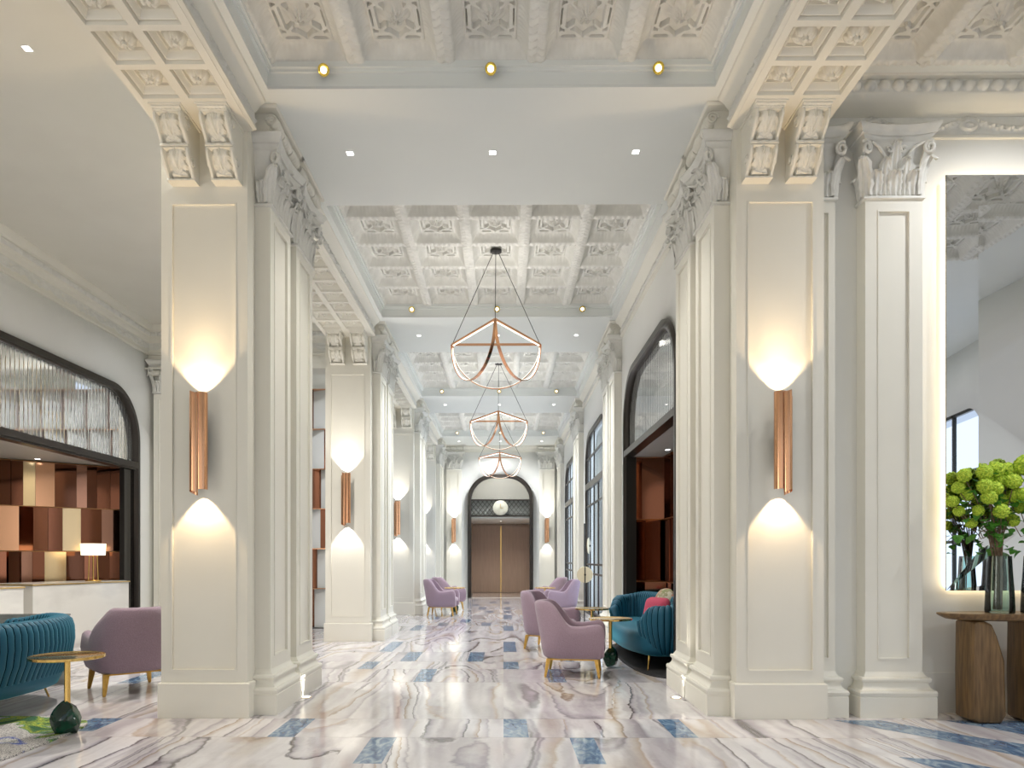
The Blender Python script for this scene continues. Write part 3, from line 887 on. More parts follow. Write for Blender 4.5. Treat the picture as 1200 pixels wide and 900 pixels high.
def reeded_glass(u0, u1, z0, z1, r, pitch, at, axis, parent, amp=.012, mt=None):
    bm = new_bm(); n = max(4, int((u1 - u0) / pitch)); k = 6
    cols = []
    for i in range(n * k + 1):
        u = u0 + (u1 - u0) * i / (n * k)
        a = amp * abs(sin(PI * (i % k) / k))
        cols.append((u, a, arch_top(u, u0, u1, z1, r)))
    def P(u, y, z): return (u, y, z) if axis == 'Y' else (y, u, z)
    for sgn in (1, -1):
        prev = None
        for u, a, zt in cols:
            cur = (bm.verts.new(P(u, at + sgn * (.004 + (a if sgn > 0 else 0)), z0)), bm.verts.new(P(u, at + sgn * (.004 + (a if sgn > 0 else 0)), max(zt, z0 + .001))))
            if prev: bm.faces.new((prev[0], cur[0], cur[1], prev[1]) if sgn > 0 else (prev[0], prev[1], cur[1], cur[0]))
            prev = cur
    return make('reeded_glass', bm, mt or REED, parent, angle=80, recalc=False)

# niche arch on the right
t = thing('arched_screen', 'black framed arch with a reeded glass fanlight above the teal sofa niche', 'glazed arch', (0, 0, 0))
arch_frame('frame', NY0, NY1, .0, AZ, .80, .09, .14, XR + .03, 'X', DARKF, t)
bm = new_bm(); box(bm, XR - .04, XR + .10, NY0 + .08, NY1 - .08, 2.86, 2.95)
make('transom', bm, DARKF, t)
reeded_glass(NY0 + .08, NY1 - .08, 2.95, AZ - .08, .75, .085, XR + .05, 'X', t, .018)

# reception arch on the left
t = thing('arched_screen', 'wide black framed arch with reeded glass above the reception desks', 'glazed arch', (0, 0, 0))
arch_frame('frame', LY0, LY1, .0, 4.17, .85, .10, .14, XL - .03, 'X', DARKF, t)
bm = new_bm(); box(bm, XL - .10, XL + .05, LY0 + .09, LY1 - .09, 2.86, 2.96)
box(bm, XL - .12, XL + .03, LY0 + .09, LY1 - .09, 2.83, 2.86)
make('transom', bm, DARKF, t)
reeded_glass(LY0 + .09, LY1 - .09, 2.96, 4.08, .78, .088, XL - .05, 'X', t, -.018)
bm = new_bm(); box(bm, XL - .10, XL - .02, LY1 - .42, LY1 - .04, 0, 2.86)
make('side_panel', bm, mat('black_gloss_panel', (.012, .010, .009), .12), t)

# end doorway arch
t = thing('arched_screen', 'dark arched door surround with reeded fanlight and lattice at the end', 'glazed arch', (0, 0, 0))
arch_frame('frame', -1.08, 1.08, .0, AZ, .82, .115, .20, YE - .02, 'Y', DARKF, t)
bm = new_bm(); box(bm, -.97, .97, YE - .08, YE + .06, 3.235, 3.275); box(bm, -.97, .97, YE - .08, YE + .06, 2.70, 2.75)
make('transom', bm, DARKF, t)
bm = new_bm()
q = 13
for i in range(-6, q + 6):
    for sgn in (1, -1):
        xa = -.965 + i * (1.93 / q); xb = xa + sgn * .40
        pa, pb = Vector((xa, 0, 2.75)), Vector((xb, 0, 3.235))
        # clip
        def clip(p, o_):
            if -.965 <= p.x <= .965: return p
            lim = -.965 if p.x < -.965 else .965
            if abs(o_.x - p.x) < 1e-6: return None
            s_ = (lim - p.x) / (o_.x - p.x)
            return p + (o_ - p) * s_ if 0 <= s_ <= 1 else None
        a_, b_ = clip(pa, pb), clip(pb, pa)
        if a_ is None or b_ is None: continue
        strip(bm, [(a_.x, YE - .01 + .012 * sgn, a_.z), (b_.x, YE - .01 + .012 * sgn, b_.z)], .02, .014, (0, 1, 0))
make('lattice', bm, DARKF, t)
bm = new_bm(); box(bm, -.965, .965, YE + .03, YE + .04, 2.75, 3.235); make('lattice_backing', bm, mat('lattice_backing', (.32, .33, .30), .4), t)
reeded_glass(-.97, .97, 3.275, AZ - .10, .72, .07, YE - .01, 'Y', t, .014)
bm = new_bm(); lathe(bm, [(.235, 0), (.25, .01), (.25, .03), (.235, .04)], n=40)
for v in bm.verts: v.co = (v.co.x, -v.co.z, v.co.y)
ck = make('wall_clock', bm, CLOCKM, None, (0, YE - .045, 2.99)); tag(ck, 'round pale shell clock disc mounted on the lattice over the end door', 'clock')
bm = new_bm(); box(bm, -.012, .012, -.046, -.041, -.01, .14); box(bm, -.01, .10, -.046, -.041, -.01, .01)
make('clock_hands', bm, BRASSM, ck)

# end corridor and doors
bm = new_bm()
box(bm, -1.22, -1.10, YE + .15, 28.3, 0, 2.75); box(bm, 1.10, 1.22, YE + .15, 28.3, 0, 2.75); box(bm, -1.22, 1.22, 28.2, 28.35, 0, 2.75)
struct(make('wall_corridor', bm, TAUPE), 'taupe corridor lining behind the end arch')
bm = new_bm(); box(bm, -1.22, 1.22, YE + .15, 28.3, 2.66, 2.70)
struct(make('ceiling', bm, CEILP), 'low corridor ceiling behind the end arch')
bm = new_bm(); box(bm, -1.22, 1.22, YE + 1.0, YE + 1.04, 2.70, 4.6); box(bm, -1.22, -1.18, YE + .16, YE + 1.0, 2.70, 4.6); box(bm, 1.18, 1.22, YE + .16, YE + 1.0, 2.70, 4.6); box(bm, -1.22, 1.22, YE + .16, YE + 1.04, 4.6, 4.64)
struct(make('wall_fanlight', bm, WALLP), 'pale wall behind the end fanlight')
for s, lab in ((-1, 'left leaf of the taupe timber double door at the far end'), (1, 'right leaf of the taupe timber double door at the far end')):
    t = thing('door_leaf', lab, 'door', (s * .56, 28.19, 0))
    bm = new_bm(); box(bm, -.545, .545, -.05, 0, .01, 2.60); make('door_panel', bm, TAUPE, t)
    bm = new_bm(); box(bm, s * .18 - .008, s * .18 + .008, -.056, -.049, .03, 2.58); make('inlay_strip', bm, mat('pale_inlay_%d' % s, (.55, .47, .38), .3, .4), t)
    bm = new_bm(); box(bm, -s * .545 - .016 * (s > 0), -s * .545 + .016 * (s < 0), -.062, -.049, .02, 2.59); make('brass_edge', bm, BRASS, t)

# tall black windows of the right wall
for k, (a, b) in enumerate(WIN):
    w = struct(arch_frame('window_%d' % (k + 1), a, b, .08, AZ, .80, .10, .08, XR + .03, 'X', DARKF, None, open_bottom=False),
               'tall black arched window in the right nave wall, %s' % ('nearer' if k == 0 else 'farther'))
    bm = new_bm()
    x0, x1 = XR - .02, XR + .10
    box(bm, x0 + .0, x0 + .07, a + .08, b - .08, 2.84, 2.98)
    n = 5
    for i in range(1, n):
        u = a + (b - a) * i / n
        box(bm, x0 + .04, x0 + .065, u - .042, u + .042, .15, 2.84)
    for i in (1, 2, 3, 4):
        if i in (2,): continue
        u = a + (b - a) * i / n
        box(bm, x0 + .04, x0 + .065, u - .036, u + .036, 2.98, arch_top(u, a, b, AZ, .8) - .06)
    for z in (2.48, .98, 1.18): box(bm, x0 + .035, x0 + .07, a + .08, b - .08, z - .02, z + .02)
    box(bm, x0 + .035, x0 + .07, a + .08, b - .08, 3.52, 3.56)
    make('window_mullion', bm, DARKF, w)
    bm = new_bm()
    y_ = [a + .08 + (b - a - .16) * i / 24 for i in range(25)]
    for q0, q1 in zip(y_, y_[1:]):
        f = bm.faces.new([bm.verts.new(p) for p in ((XR + .06, q0, .12), (XR + .06, q1, .12), (XR + .06, q1, arch_top(q1, a + .08, b - .08, AZ - .06, .76)), (XR + .06, q0, arch_top(q0, a + .08, b - .08, AZ - .06, .76)))])
    make('window_pane', bm, BLUEGL, w, smooth=False)

# ------------------------------------------------------------------ folded mirror screens
MIR = [COPPERD, COPPERM, COPPERP, CHAMP, COPPER]
def panel_wall(name, label, p0, p1, z0, rowh, rows, widths, seed, parent=None, pick=None):
    """zig-zag mirror panels along the line p0->p1"""
    t = thing(name, label, 'wall panelling', (p0[0], p0[1], 0), math.atan2(p1[1] - p0[1], p1[0] - p0[0]))
    ln = sqrt((p1[0] - p0[0]) ** 2 + (p1[1] - p0[1]) ** 2)
    R = random.Random(seed)
    for j in range(rows):
        x = -R.uniform(0, .12) if j else 0.
        x = 0.
        first = True
        while x < ln - .02:
            w = R.choice(widths) * (R.uniform(.4, 1) if first else 1)
            first = False
            if x + w > ln - .08: w = ln - x
            d0, d1 = R.choice(((0, .05), (.05, 0), (.0, .0), (.02, .06), (.06, .01), (0, .075), (.04, .04)))
            mi = R.choices(range(5), weights=pick or (46, 28, 12, 8, 6))[0]
            bm = new_bm()
            za, zb = z0 + j * rowh + .008, z0 + (j + 1) * rowh - .008
            fr = [(x + .002, -d0 - .01), (x + w - .002, -d1 - .01), (x + w - .002, .09), (x + .002, .09)]
            rings(bm, [[(a, b, z) for a, b in fr] for z in (za, zb)])
            make('mirror_panel', bm, MIR[mi], t, smooth=False)
            x += w
        bm = new_bm(); box(bm, 0, ln, -.075, .09, z0 + (j + 1) * rowh - .008, z0 + (j + 1) * rowh + .004)
        make('brass_rail', bm, mat('bronze_rail_%s%d' % (name, j), (.35, .18, .08), .3, 1.) if j == 0 else bpy.data.materials[('bronze_rail_%s0' % name)], t)
    return t
panel_wall('mirror_screen', 'folded copper and bronze mirror panelling behind the reception desks', (-9.2, 9.96), (-6.44, 12.36), 0, .7125, 4, (.15, .20, .26, .17, .31), 14)
# niche of the sofa
panel_wall('mirror_screen', 'copper mirror panelling at the far end of the sofa niche', (2.12, 11.24), (2.60, 11.24), 0, .955, 3, (.22, .30), 3, pick=(40, 40, 10, 2, 8))
panel_wall('mirror_screen', 'copper mirror panelling along the back of the sofa niche', (2.62, 11.12), (2.62, 7.82), 0, .955, 3, (.22, .30, .36), 9, pick=(40, 40, 10, 4, 6))
bm = new_bm()
box(bm, XR + .20, 2.85, NY0 - .05, NY0, 0, 2.95); box(bm, XR + .20, 2.85, NY1 + .10, NY1 + .15, 0, 2.95); box(bm, 2.75, 2.85, NY0, NY1 + .1, 0, 2.95)
struct(make('wall_niche', bm, BLACK), 'dark lining of the sofa niche')
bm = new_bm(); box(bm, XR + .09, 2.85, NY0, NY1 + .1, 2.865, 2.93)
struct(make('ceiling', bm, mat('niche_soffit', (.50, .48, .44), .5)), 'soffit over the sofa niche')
bm = new_bm(); box(bm, XR + .0, 2.14, NY1 - .10, NY1, 0, 2.86)
o = make('trim_9', bm, BLACK); struct(o, 'black reveal at the far side of the sofa niche')
bm = new_bm(); box(bm, XR + .9, XR + .95, NY0, NY1, 2.93, 4.2); box(bm, XR + .2, XR + .95, NY0 - .05, NY0, 2.93, 4.2); box(bm, XR + .2, XR + .95, NY1, NY1 + .05, 2.93, 4.2); box(bm, XR + .2, XR + .95, NY0, NY1, 4.2, 4.25)
struct(make('wall_fanlight', bm, WALLP), 'pale wall behind the niche fanlight')

# reception room shell
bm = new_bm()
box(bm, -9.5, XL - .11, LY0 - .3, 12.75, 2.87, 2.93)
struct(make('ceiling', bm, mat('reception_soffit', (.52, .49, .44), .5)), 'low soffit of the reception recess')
bm = new_bm()
box(bm, -9.55, -9.45, LY0 - .3, 12.8, 0, ZA); box(bm, -9.5, XL - .12, LY0 - .35, LY0 - .3, 0, ZA); box(bm, -9.5, XL - .12, 12.7, 12.8, 0, ZA); box(bm, -9.5, XL - .12, LY0 - .3, 12.8, ZA, ZA + .05)
struct(make('wall_reception', bm, WALLP), 'pale walls of the room behind the reception arch')
# bronze box frames seen through the reeded glass
t = thing('box_shelf', 'bronze open box frames seen through the reeded glass at the left arch', 'shelf', (-7.0, 10.2, 2.93))
k = 0
for (x, z, w, h) in ((0, .02, .42, .55), (.46, .02, .42, .55), (-.30, .62, .50, .62), (.24, .62, .40, .62), (.68, .62, .34, .62), (-1.6, .3, .5, .62), (-1.08, .3, .4, .62)):
    bm = new_bm(); bar_frame(bm, x, x + w, z, z + h, -.12, .12, .03); make('box_frame', bm, BRASSM if k % 2 else COPPERM, t); k += 1
    t.rotation_euler = (0, 0, radians(62))
# chandelier behind the glass
t = thing('crystal_chandelier', 'sparkling crystal chandelier behind the reeded glass at the left arch', 'chandelier', (-7.4, 8.4, 3.55))
bm = new_bm(); tube(bm, [(0, 0, .25), (0, 0, ZA - 3.55)], .01); make('stem', bm, BRASSM, t)
bm = new_bm(); R = random.Random(4)
for i in range(120):
    a, r = R.uniform(0, 2 * PI), R.uniform(.1, .5)
    bmesh.ops.create_icosphere(bm, subdivisions=1, radius=R.uniform(.012, .028), matrix=Matrix.Translation((r * cos(a), r * sin(a), R.uniform(-.18, .22) * (1 - r))))
make('crystal_drops', bm, emit('crystal_glow', (1, .95, .85), 3), t, smooth=False)
bm = new_bm(); lathe(bm, [(.50, 0), (.51, .02), (.50, .04)], n=32, cap=False); lathe(bm, [(.28, .12), (.29, .14), (.28, .16)], n=32, cap=False)
for i in range(6): tube(bm, [(.5 * cos(i * PI / 3), .5 * sin(i * PI / 3), .02), (0, 0, .28)], .006, 5)
make('ring_frame', bm, BRASSM, t)

# reception desks
def desk(label, a, b, depth, h):
    ang = math.atan2(b[1] - a[1], b[0] - a[0]); ln = sqrt((b[0] - a[0]) ** 2 + (b[1] - a[1]) ** 2)
    t = thing('reception_desk', label, 'desk', (a[0], a[1], 0), ang, 'white marble reception desks')
    bm = new_bm(); ring_block(bm, 0, ln, 0, depth, [(-.03, 0), (-.03, .06), (0, .061), (0, h - .02)]); make('marble_body', bm, MARBLE, t)
    bm = new_bm(); ring_block(bm, 0, ln, 0, depth, [(.012, h - .02), (.015, h - .016), (.015, h - .004), (.012, h)]); make('brass_top_edge', bm, BRASSM, t)
    bm = new_bm(); ring_block(bm, 0, ln, 0, depth, [(-.02, h), (-.02, h + .006)]); make('counter_top', bm, MARBLE, t)
    return t
desk('white marble reception desk with the lit table lamp, at the right', (-6.36, 9.9), (-5.92, 11.6), .75, .95)
desk('white marble reception desk at the left edge, behind the teal sofa', (-6.55, 6.9), (-5.97, 9.12), .75, .95)

# table lamp
t = thing('table_lamp', 'brass table lamp with a glowing drum shade on the right reception desk', 'lamp', (-6.03, 10.98, .957))
t.location = (-6.18, 11.05, .957)
bm = new_bm(); lathe(bm, [(.11, 0), (.115, .008), (.11, .02), (.02, .03)], n=28)
make('lamp_base', bm, BRASS, t)
bm = new_bm()
for i in range(6): tube(bm, [(.075 * cos(i * PI / 3), .075 * sin(i * PI / 3), .02), (.06 * cos(i * PI / 3), .06 * sin(i * PI / 3), .40)], .008, 8)
tube(bm, [(0, 0, .02), (0, 0, .44)], .012)
make('brass_rods', bm, BRASS, t)
bm = new_bm(); rings(bm, [[(r * cos(2 * PI * i / 36), r * sin(2 * PI * i / 36), z) for i in range(36)] for r, z in ((.165, .40), (.175, .575), (.170, .575), (.160, .40))], cap0=False, cap1=False)
make('lamp_shade', bm, SHADE, t)

# folded screen in the left aisle
t = thing('folded_screen', 'tall zigzag screen of white and copper panels filling the left aisle behind the pillars', 'screen', (-6.02, 13.62, 0))
WH = .745
CPC = [SEAM, COPPERM]
R = random.Random(2)
for j in range(6):
    x = -.0 - (.30 if j % 2 else .0) - .07 * (j % 3)
    first = True
    while x < 3.5:
        w, c = .285, .14
        segs = [(x, x + w, .05, -.08, 0), (x + w, x + w + c, -.08, .05, 1)]
        for (a, b, ya, yb, mi) in segs:
            a2, b2 = max(a, 0), min(b, 3.5)
            if b2 - a2 > .02:
                fa, fb = (a2 - a) / (b - a), (b2 - a) / (b - a)
                y0_, y1_ = ya + (yb - ya) * fa, ya + (yb - ya) * fb
                bm = new_bm(); rings(bm, [[(a2, y0_, z), (b2, y1_, z), (b2, y1_ + .03, z), (a2, y0_ + .03, z)] for z in (j * WH + .008, (j + 1) * WH - .008)])
                make('mirror_panel' if mi else 'white_panel', bm, COPPERM if mi else SEAM, t, smooth=False)
        x += w + c
    bm = new_bm(); box(bm, 0, 3.5, -.10, .10, (j + 1) * WH - .008, (j + 1) * WH + .008)
    make('copper_rail', bm, COPPER, t)
bm = new_bm(); box(bm, 0, 3.5, -.09, .09, 0, .012); make('floor_rail', bm, BLACK, t)
# ------------------------------------------------------------------ wall lights
SCH = .84
def sconce_meshes():
    out = []
    # half-shell tube, open at the back: radius r, arc range, z span
    def shell(cx, cy, r, a0, a1, z0, z1, t=.004, slant0=0, slant1=0, n=18):
        bm = new_bm()
        prof = []
        for i in range(n + 1):
            a = radians(a0 + (a1 - a0) * i / n); prof.append((cx + r * cos(a), cy + r * sin(a), i / n))
        for i in range(n, -1, -1):
            a = radians(a0 + (a1 - a0) * i / n); prof.append((cx + (r - t) * cos(a), cy + (r - t) * sin(a), i / n))
        rings(bm, [[(x, y, z0 + slant0 * f) for x, y, f in prof], [(x, y, z1 + slant1 * f) for x, y, f in prof]])
        return bm
    out.append(('round_shell', shell(.022, -.085, .048, 150, 400, -.375, .405, slant0=0), COPPER))
    out.append(('curved_fin', shell(-.045, -.070, .036, 60, 260, -.42, .37, slant0=.05, slant1=.0), COPPER))
    out.append(('tall_shell', shell(-.020, -.118, .038, 165, 330, -.36, .42, slant0=-.05, slant1=-.03), COPPER))
    bm = new_bm(); box(bm, -.03, .03, -.06, 0, -.10, .10); out.append(('wall_mount', bm, BRASSM))
    bm = new_bm(); lathe(bm, [(.022, .30), (.026, .31), (.026, .33), (.022, .335)], cy=-.085, n=16); lathe(bm, [(.022, -.335), (.026, -.33), (.026, -.31), (.022, -.30)], cy=-.085, n=16)
    out.append(('lamp_lens', bm, BULB))
    return [(n, (lambda o: (o.data, bpy.data.objects.remove(o))[0])(make(n, b, m, angle=50))) for n, b, m in out]
SCM = sconce_meshes()
def sconce(x, y, label, mirror=False, power=22, col=(1, .90, .74)):
    t = thing('wall_light', label, 'wall light', (x, y, 2.235), 0, 'copper tube wall lights on the pillars')
    for n, me in SCM:
        o = link(n, me, t)
        if mirror: o.scale = (-1, 1, 1)
    yy = -.075
    spot('up_light', t, (0, yy, .40), (0, .34, 1), power, 92, .38, col, .012)
    spot('down_light', t, (0, yy, -.385), (0, .28, -1), power * .95, 82, .30, col, .012)
    spot('up_spill', t, (0, -.13, .42), (0, -.30, 1), power * 1.5, 100, 1, col, .02)
    return t
WARMC, COOLC = (1, .72, .42), (1, .94, .86)
PF = P0 + .020
for k, lab in enumerate(('copper tube wall light on the front left pillar', 'copper tube wall light on the second left pillar', 'small copper wall light on the third left pillar', 'partly hidden copper wall light on the last left pillar')):
    sconce(-2.36, PF + LB * k, lab, power=(21, 20, 20, 20)[k], col=WARMC if k == 0 else COOLC)
sconce(2.34, PF, 'copper tube wall light on the front right pillar', True, 21, col=WARMC)
sconce(-1.535, YE - .12, 'copper wall light on the end wall left of the arch', col=COOLC)
sconce(1.535, YE - .12, 'copper wall light on the end wall right of the arch', col=COOLC)

# ------------------------------------------------------------------ ceiling lights
bm = new_bm(); box(bm, -.035, .035, -.035, .035, -.004, 0); FR = make('downlight', bm, mat('white_trim', (.8, .8, .8), .4), smooth=False); DLM = FR.data; bpy.data.objects.remove(FR)
bm = new_bm(); box(bm, -.027, .027, -.027, .027, -.007, -.003); FR = make('lens', bm, DOWNL, smooth=False); DLL = FR.data; bpy.data.objects.remove(FR)
POS = ['left', 'middle', 'right']; ORD = ['first', 'second', 'third', 'fourth']
def downlight(x, y, z, label, group, power, angle=120, col=(1, .95, .88), blend=.8):
    t = thing('downlight', label, 'downlight', (x, y, z), 0, group)
    link('housing', DLM, t); link('lens', DLL, t)
    if power: spot('lamp_beam', t, (0, 0, -.02), (0, 0, -1), power, angle, blend, col, .05)
    return t
for k in range(4):
    for i, x in enumerate((-1.32, 0, 1.32)):
        warm = (1, .96, .88) if k == 0 else (.96, .98, 1)
        downlight(x, 6.70 + LB * k, ZC, 'small square downlight, %s of the row on the %s ceiling strip from the front' % (POS[i], ORD[k]), 'square ceiling downlights', DLP[k] * (1.6 if i == 1 else .35), 150 if i == 1 else 75, warm)
downlight(-3.77, 5.86, ZA, 'round-looking downlight in the plain ceiling at the upper left', None, 260, 150)
downlight(-3.35, 8.4, ZA, 'added fill lamp in the left aisle ceiling, hidden behind the front left pillar', None, 620, 150, (1, .95, .88))  # added lamp, kept out of sight, brightens the aisle and its ceiling
downlight(-4.6, 2.2, ZA, 'added fill lamp in the left aisle ceiling, out of view at the front', None, 25, 150, (1, .95, .88))  # unseen lamp added as weak fill for the front of the aisle
downlight(-4.3, 11.7, ZA, 'added fill lamp in the left aisle ceiling before the folded screen', None, 220, 150, (.95, .98, 1))  # added to brighten the white screen panels
downlight(-4.6, 15.8, ZA, 'added fill lamp behind the folded screen', None, 260, 160, (.95, .98, 1))  # unseen lamp, added to light the space beyond the screen
for y, n in ((11.3, 'right'), (9.3, 'middle'), (7.4, 'left')):
    downlight(-7.2, y, 2.87, 'small downlight in the reception soffit, %s' % n, 'reception soffit downlights', 34, 120, (1, .85, .65))
for y, n in ((8.9, 'nearer'), (10.4, 'farther')):
    downlight(2.45, y, 2.865, 'tiny downlight in the sofa niche soffit, %s' % n, 'niche soffit downlights', 14, 110, (1, .85, .65))
downlight(0, 26.0, 2.66, 'corridor downlight before the end door', None, 110, 140, (1, .88, .72))
downlight(-7.6, 7.0, ZA, 'added lamp in the room behind the left fanlight', None, 330, 160, (.95, .98, 1))  # added lamp so the left reeded glass reads bright
downlight(-7.6, 10.8, ZA, 'added lamp in the room behind the left fanlight, far one', None, 330, 160, (.95, .98, 1))  # second lamp added behind the same glass
downlight(0, YE + .55, 4.6, 'added lamp behind the end fanlight', None, 60, 165)  # added so the end fanlight glows
downlight(2.5, 9.5, 4.19, 'added lamp behind the niche fanlight', None, 40, 165)  # unseen lamp added to lift the niche fanlight
downlight(4.3, 5.1, ZR, 'added fill lamp above the console side of the right room', None, 210, 150, (.97, .98, 1))  # added wall wash for the mirror wall and its pilaster
downlight(6.2, 4.6, ZR, 'added fill lamp in the far corner of the right room', None, 210, 150, (.97, .98, 1))  # unseen fill, added to brighten the right room
downlight(4.6, .6, ZR, 'added fill lamp of the right room, out of view at the front', None, 250, 150, (.97, .98, 1))  # added out-of-view lamp that fills the right wall

# gold adjustable spots on the coffer rims
def gimbal():
    a = new_bm(); lathe(a, [(.028, 0), (.030, .006), (.030, .05), (.012, .055)], n=20)
    for v in a.verts: v.co = (v.co.x, -v.co.z * .9 - .0, v.co.y)
    b = new_bm(); lathe(b, [(.030, -.012), (.043, -.010), (.045, .02), (.036, .026), (.028, .02), (.026, .0)], n=28, cap=False)
    c = new_bm(); lathe(c, [(.024, .004), (.024, .012)], n=24)
    for q in (b, c):
        for v in q.verts:
            y, z = -v.co.z - .055, v.co.y
            v.co = (v.co.x, y, z - .35 * 0)
    return [(n, (lambda o: (o.data, bpy.data.objects.remove(o))[0])(make(n, q, m))) for n, q, m in (('mount', a, BLACK), ('brass_ring', b, GOLD), ('lens', c, BULB))]
GOLD = mat('gold_ring', (.95, .70, .12), .25, .9)
GM = gimbal()
for k in range(4):
    for i, x in enumerate((-1.335, 0, 1.335)):
        t = thing('gold_spotlight', 'small gold rimmed spotlight, %s of the row on the %s coffer rim from the front' % (POS[i], ORD[k]), 'spotlight', (x, 5.756 + LB * k, 5.165), 0, 'gold spotlights on the coffer rims')
        t.rotation_euler = (radians(16), 0, radians((18, 0, -18)[i]))
        for n, me in GM: link(n, me, t)

# uplights let into the floor
for s, lab in ((-1, 'small round floor uplight at the foot of the front left pillar'), (1, 'small round floor uplight at the foot of the front right pillar')):
    t = thing('floor_uplight', lab, 'floor light', (s * 1.735 - .02, 6.80, 0), 0, 'round floor uplights')
    bm = new_bm(); lathe(bm, [(.050, 0), (.050, .004), (.040, .005)], n=28); make('rim', bm, BRASSM, t)
    bm = new_bm(); lathe(bm, [(.038, .004), (.038, .007)], n=28); make('lens', bm, emit('uplight_lens', (1, .97, .9), 5), t)
    spot('up_beam', t, (0, 0, .02), (s * .10, 0, 1), 16, 60, .6, (1, .93, .82), .02)

# ------------------------------------------------------------------ triangular chandeliers
def pendant(y, label):
    R3 = .689; zc = 4.205; zt = ZR + .085
    t = thing('pendant_light', label, 'pendant light', (0.0, y, zc), 0, 'copper hoop pendants down the nave')
    A, B, C_ = Vector((-.595, .344, 0)), Vector((.595, .344, 0)), Vector((0, -.689, 0))
    bm = new_bm(); lathe(bm, [(.06, zt - zc - .035), (.075, zt - zc - .03), (.075, zt - zc), ], n=24); make('ceiling_rose', bm, BLACK, t)
    for P_ in (A, B, C_):
        bm = new_bm(); tube(bm, [P_, (P_.x * .06, P_.y * .06, zt - zc - .03)], .0045, 6); make('suspension_cable', bm, BLACK, t)
    for a, b in ((A, B), (B, C_), (C_, A)):
        mid = (a + b) / 2; hd = (b - a) / 2; inn = (-mid).normalized()
        bm = new_bm(); strip(bm, [a, b], .016 if (a, b) == (A, B) else .020, .030, inn); make('straight_bar', bm, COPPER, t)
        bm = new_bm(); pts = [mid - hd * cos(PI * i / 40) + Vector((0, 0, -.60 * sin(PI * i / 40))) for i in range(41)]
        strip(bm, pts, .040, .010, inn); make('curved_hoop', bm, COPPER, t)
        bm = new_bm()
        strip(bm, [mid + (p - mid) * .988 for p in pts[1:-1]], .018, .006, inn); make('light_strip', bm, LED, t)
        if abs(mid.x) > .1:
            bm = new_bm(); d = (b - a).normalized() * .03; strip(bm, [a + d + Vector((0, 0, -.021)), b - d + Vector((0, 0, -.021))], .010, .008, inn); make('light_strip', bm, LED, t)
    spot('added_up_fill', t, (0, 0, -.52), (0, 0, 1), 60, 165, 1, (1, .96, .90), .25)  # upward fill added inside the hoops to brighten the coffered ceiling
    return t
PND = []
pd = pendant(9.485, 'nearest copper hoop pendant light hanging in the nave')
for k, lab in ((1, 'second copper hoop pendant light down the nave'), (2, 'farthest copper hoop pendant light, above the end arch')):
    dup(pd, (0, 9.485 + LB * k, 4.205), label=lab)
# ------------------------------------------------------------------ furniture
def sgnpow(v, p): return math.copysign(abs(v) ** p, v)
def superell(a, b, n, k, cx=0, cy=0):
    return [(cx + a * sgnpow(cos(2 * PI * i / k), 2 / n), cy + b * sgnpow(sin(2 * PI * i / k), 2 / n)) for i in range(k)]
def cushion_bm(a, b, n, prof, k=48, cy=0, crown=0):
    """prof: [(scale offset, z)]"""
    bm = new_bm()
    rr = []
    for o, z in prof:
        rr.append([(x, y, z + crown * (1 - (x / a) ** 2) * (1 - ((y - cy) / b) ** 2) * (z > prof[len(prof) // 2][1])) for x, y in superell(a + o, b + o, n, k, 0, cy)])
    rings(bm, rr)
    return bm

def path_u(a, b, n, phi0, k):
    pts = []
    for i in range(k + 1):
        ph = radians(-phi0) + (PI + 2 * radians(phi0)) * i / k
        pts.append(Vector((a * sgnpow(cos(ph), 2 / n), b * sgnpow(sin(ph), 2 / n), 0)))
    # resample by arc length
    d = [0]
    for p, q in zip(pts, pts[1:]): d.append(d[-1] + (q - p).length)
    out = []
    m = k; j = 0
    for i in range(m + 1):
        s = d[-1] * i / m
        while j < len(d) - 2 and d[j + 1] < s: j += 1
        f = (s - d[j]) / max(1e-9, d[j + 1] - d[j])
        out.append(pts[j].lerp(pts[j + 1], min(1, f)))
    return out, d[-1]

def shell_bm(pts, section, seams=None):
    """section(i, t, p) -> [(offset outward, z)]"""
    bm = new_bm(); k = len(pts) - 1; rr = []
    for i, p in enumerate(pts):
        tg = (pts[min(i + 1, k)] - pts[max(i - 1, 0)]).normalized()
        nrm = Vector((tg.y, -tg.x, 0))
        if nrm.dot(p) < 0 and abs(p.y) > .05 and p.y > 0: nrm = -nrm
        # tangent runs right -> back -> left, outward is to the right of travel
        nrm = Vector((tg.y, -tg.x, 0))
        rr.append([p + nrm * o + Vector((0, 0, z)) for o, z in section(i, i / k, p)])
    rings(bm, rr, True, True, True)
    return bm

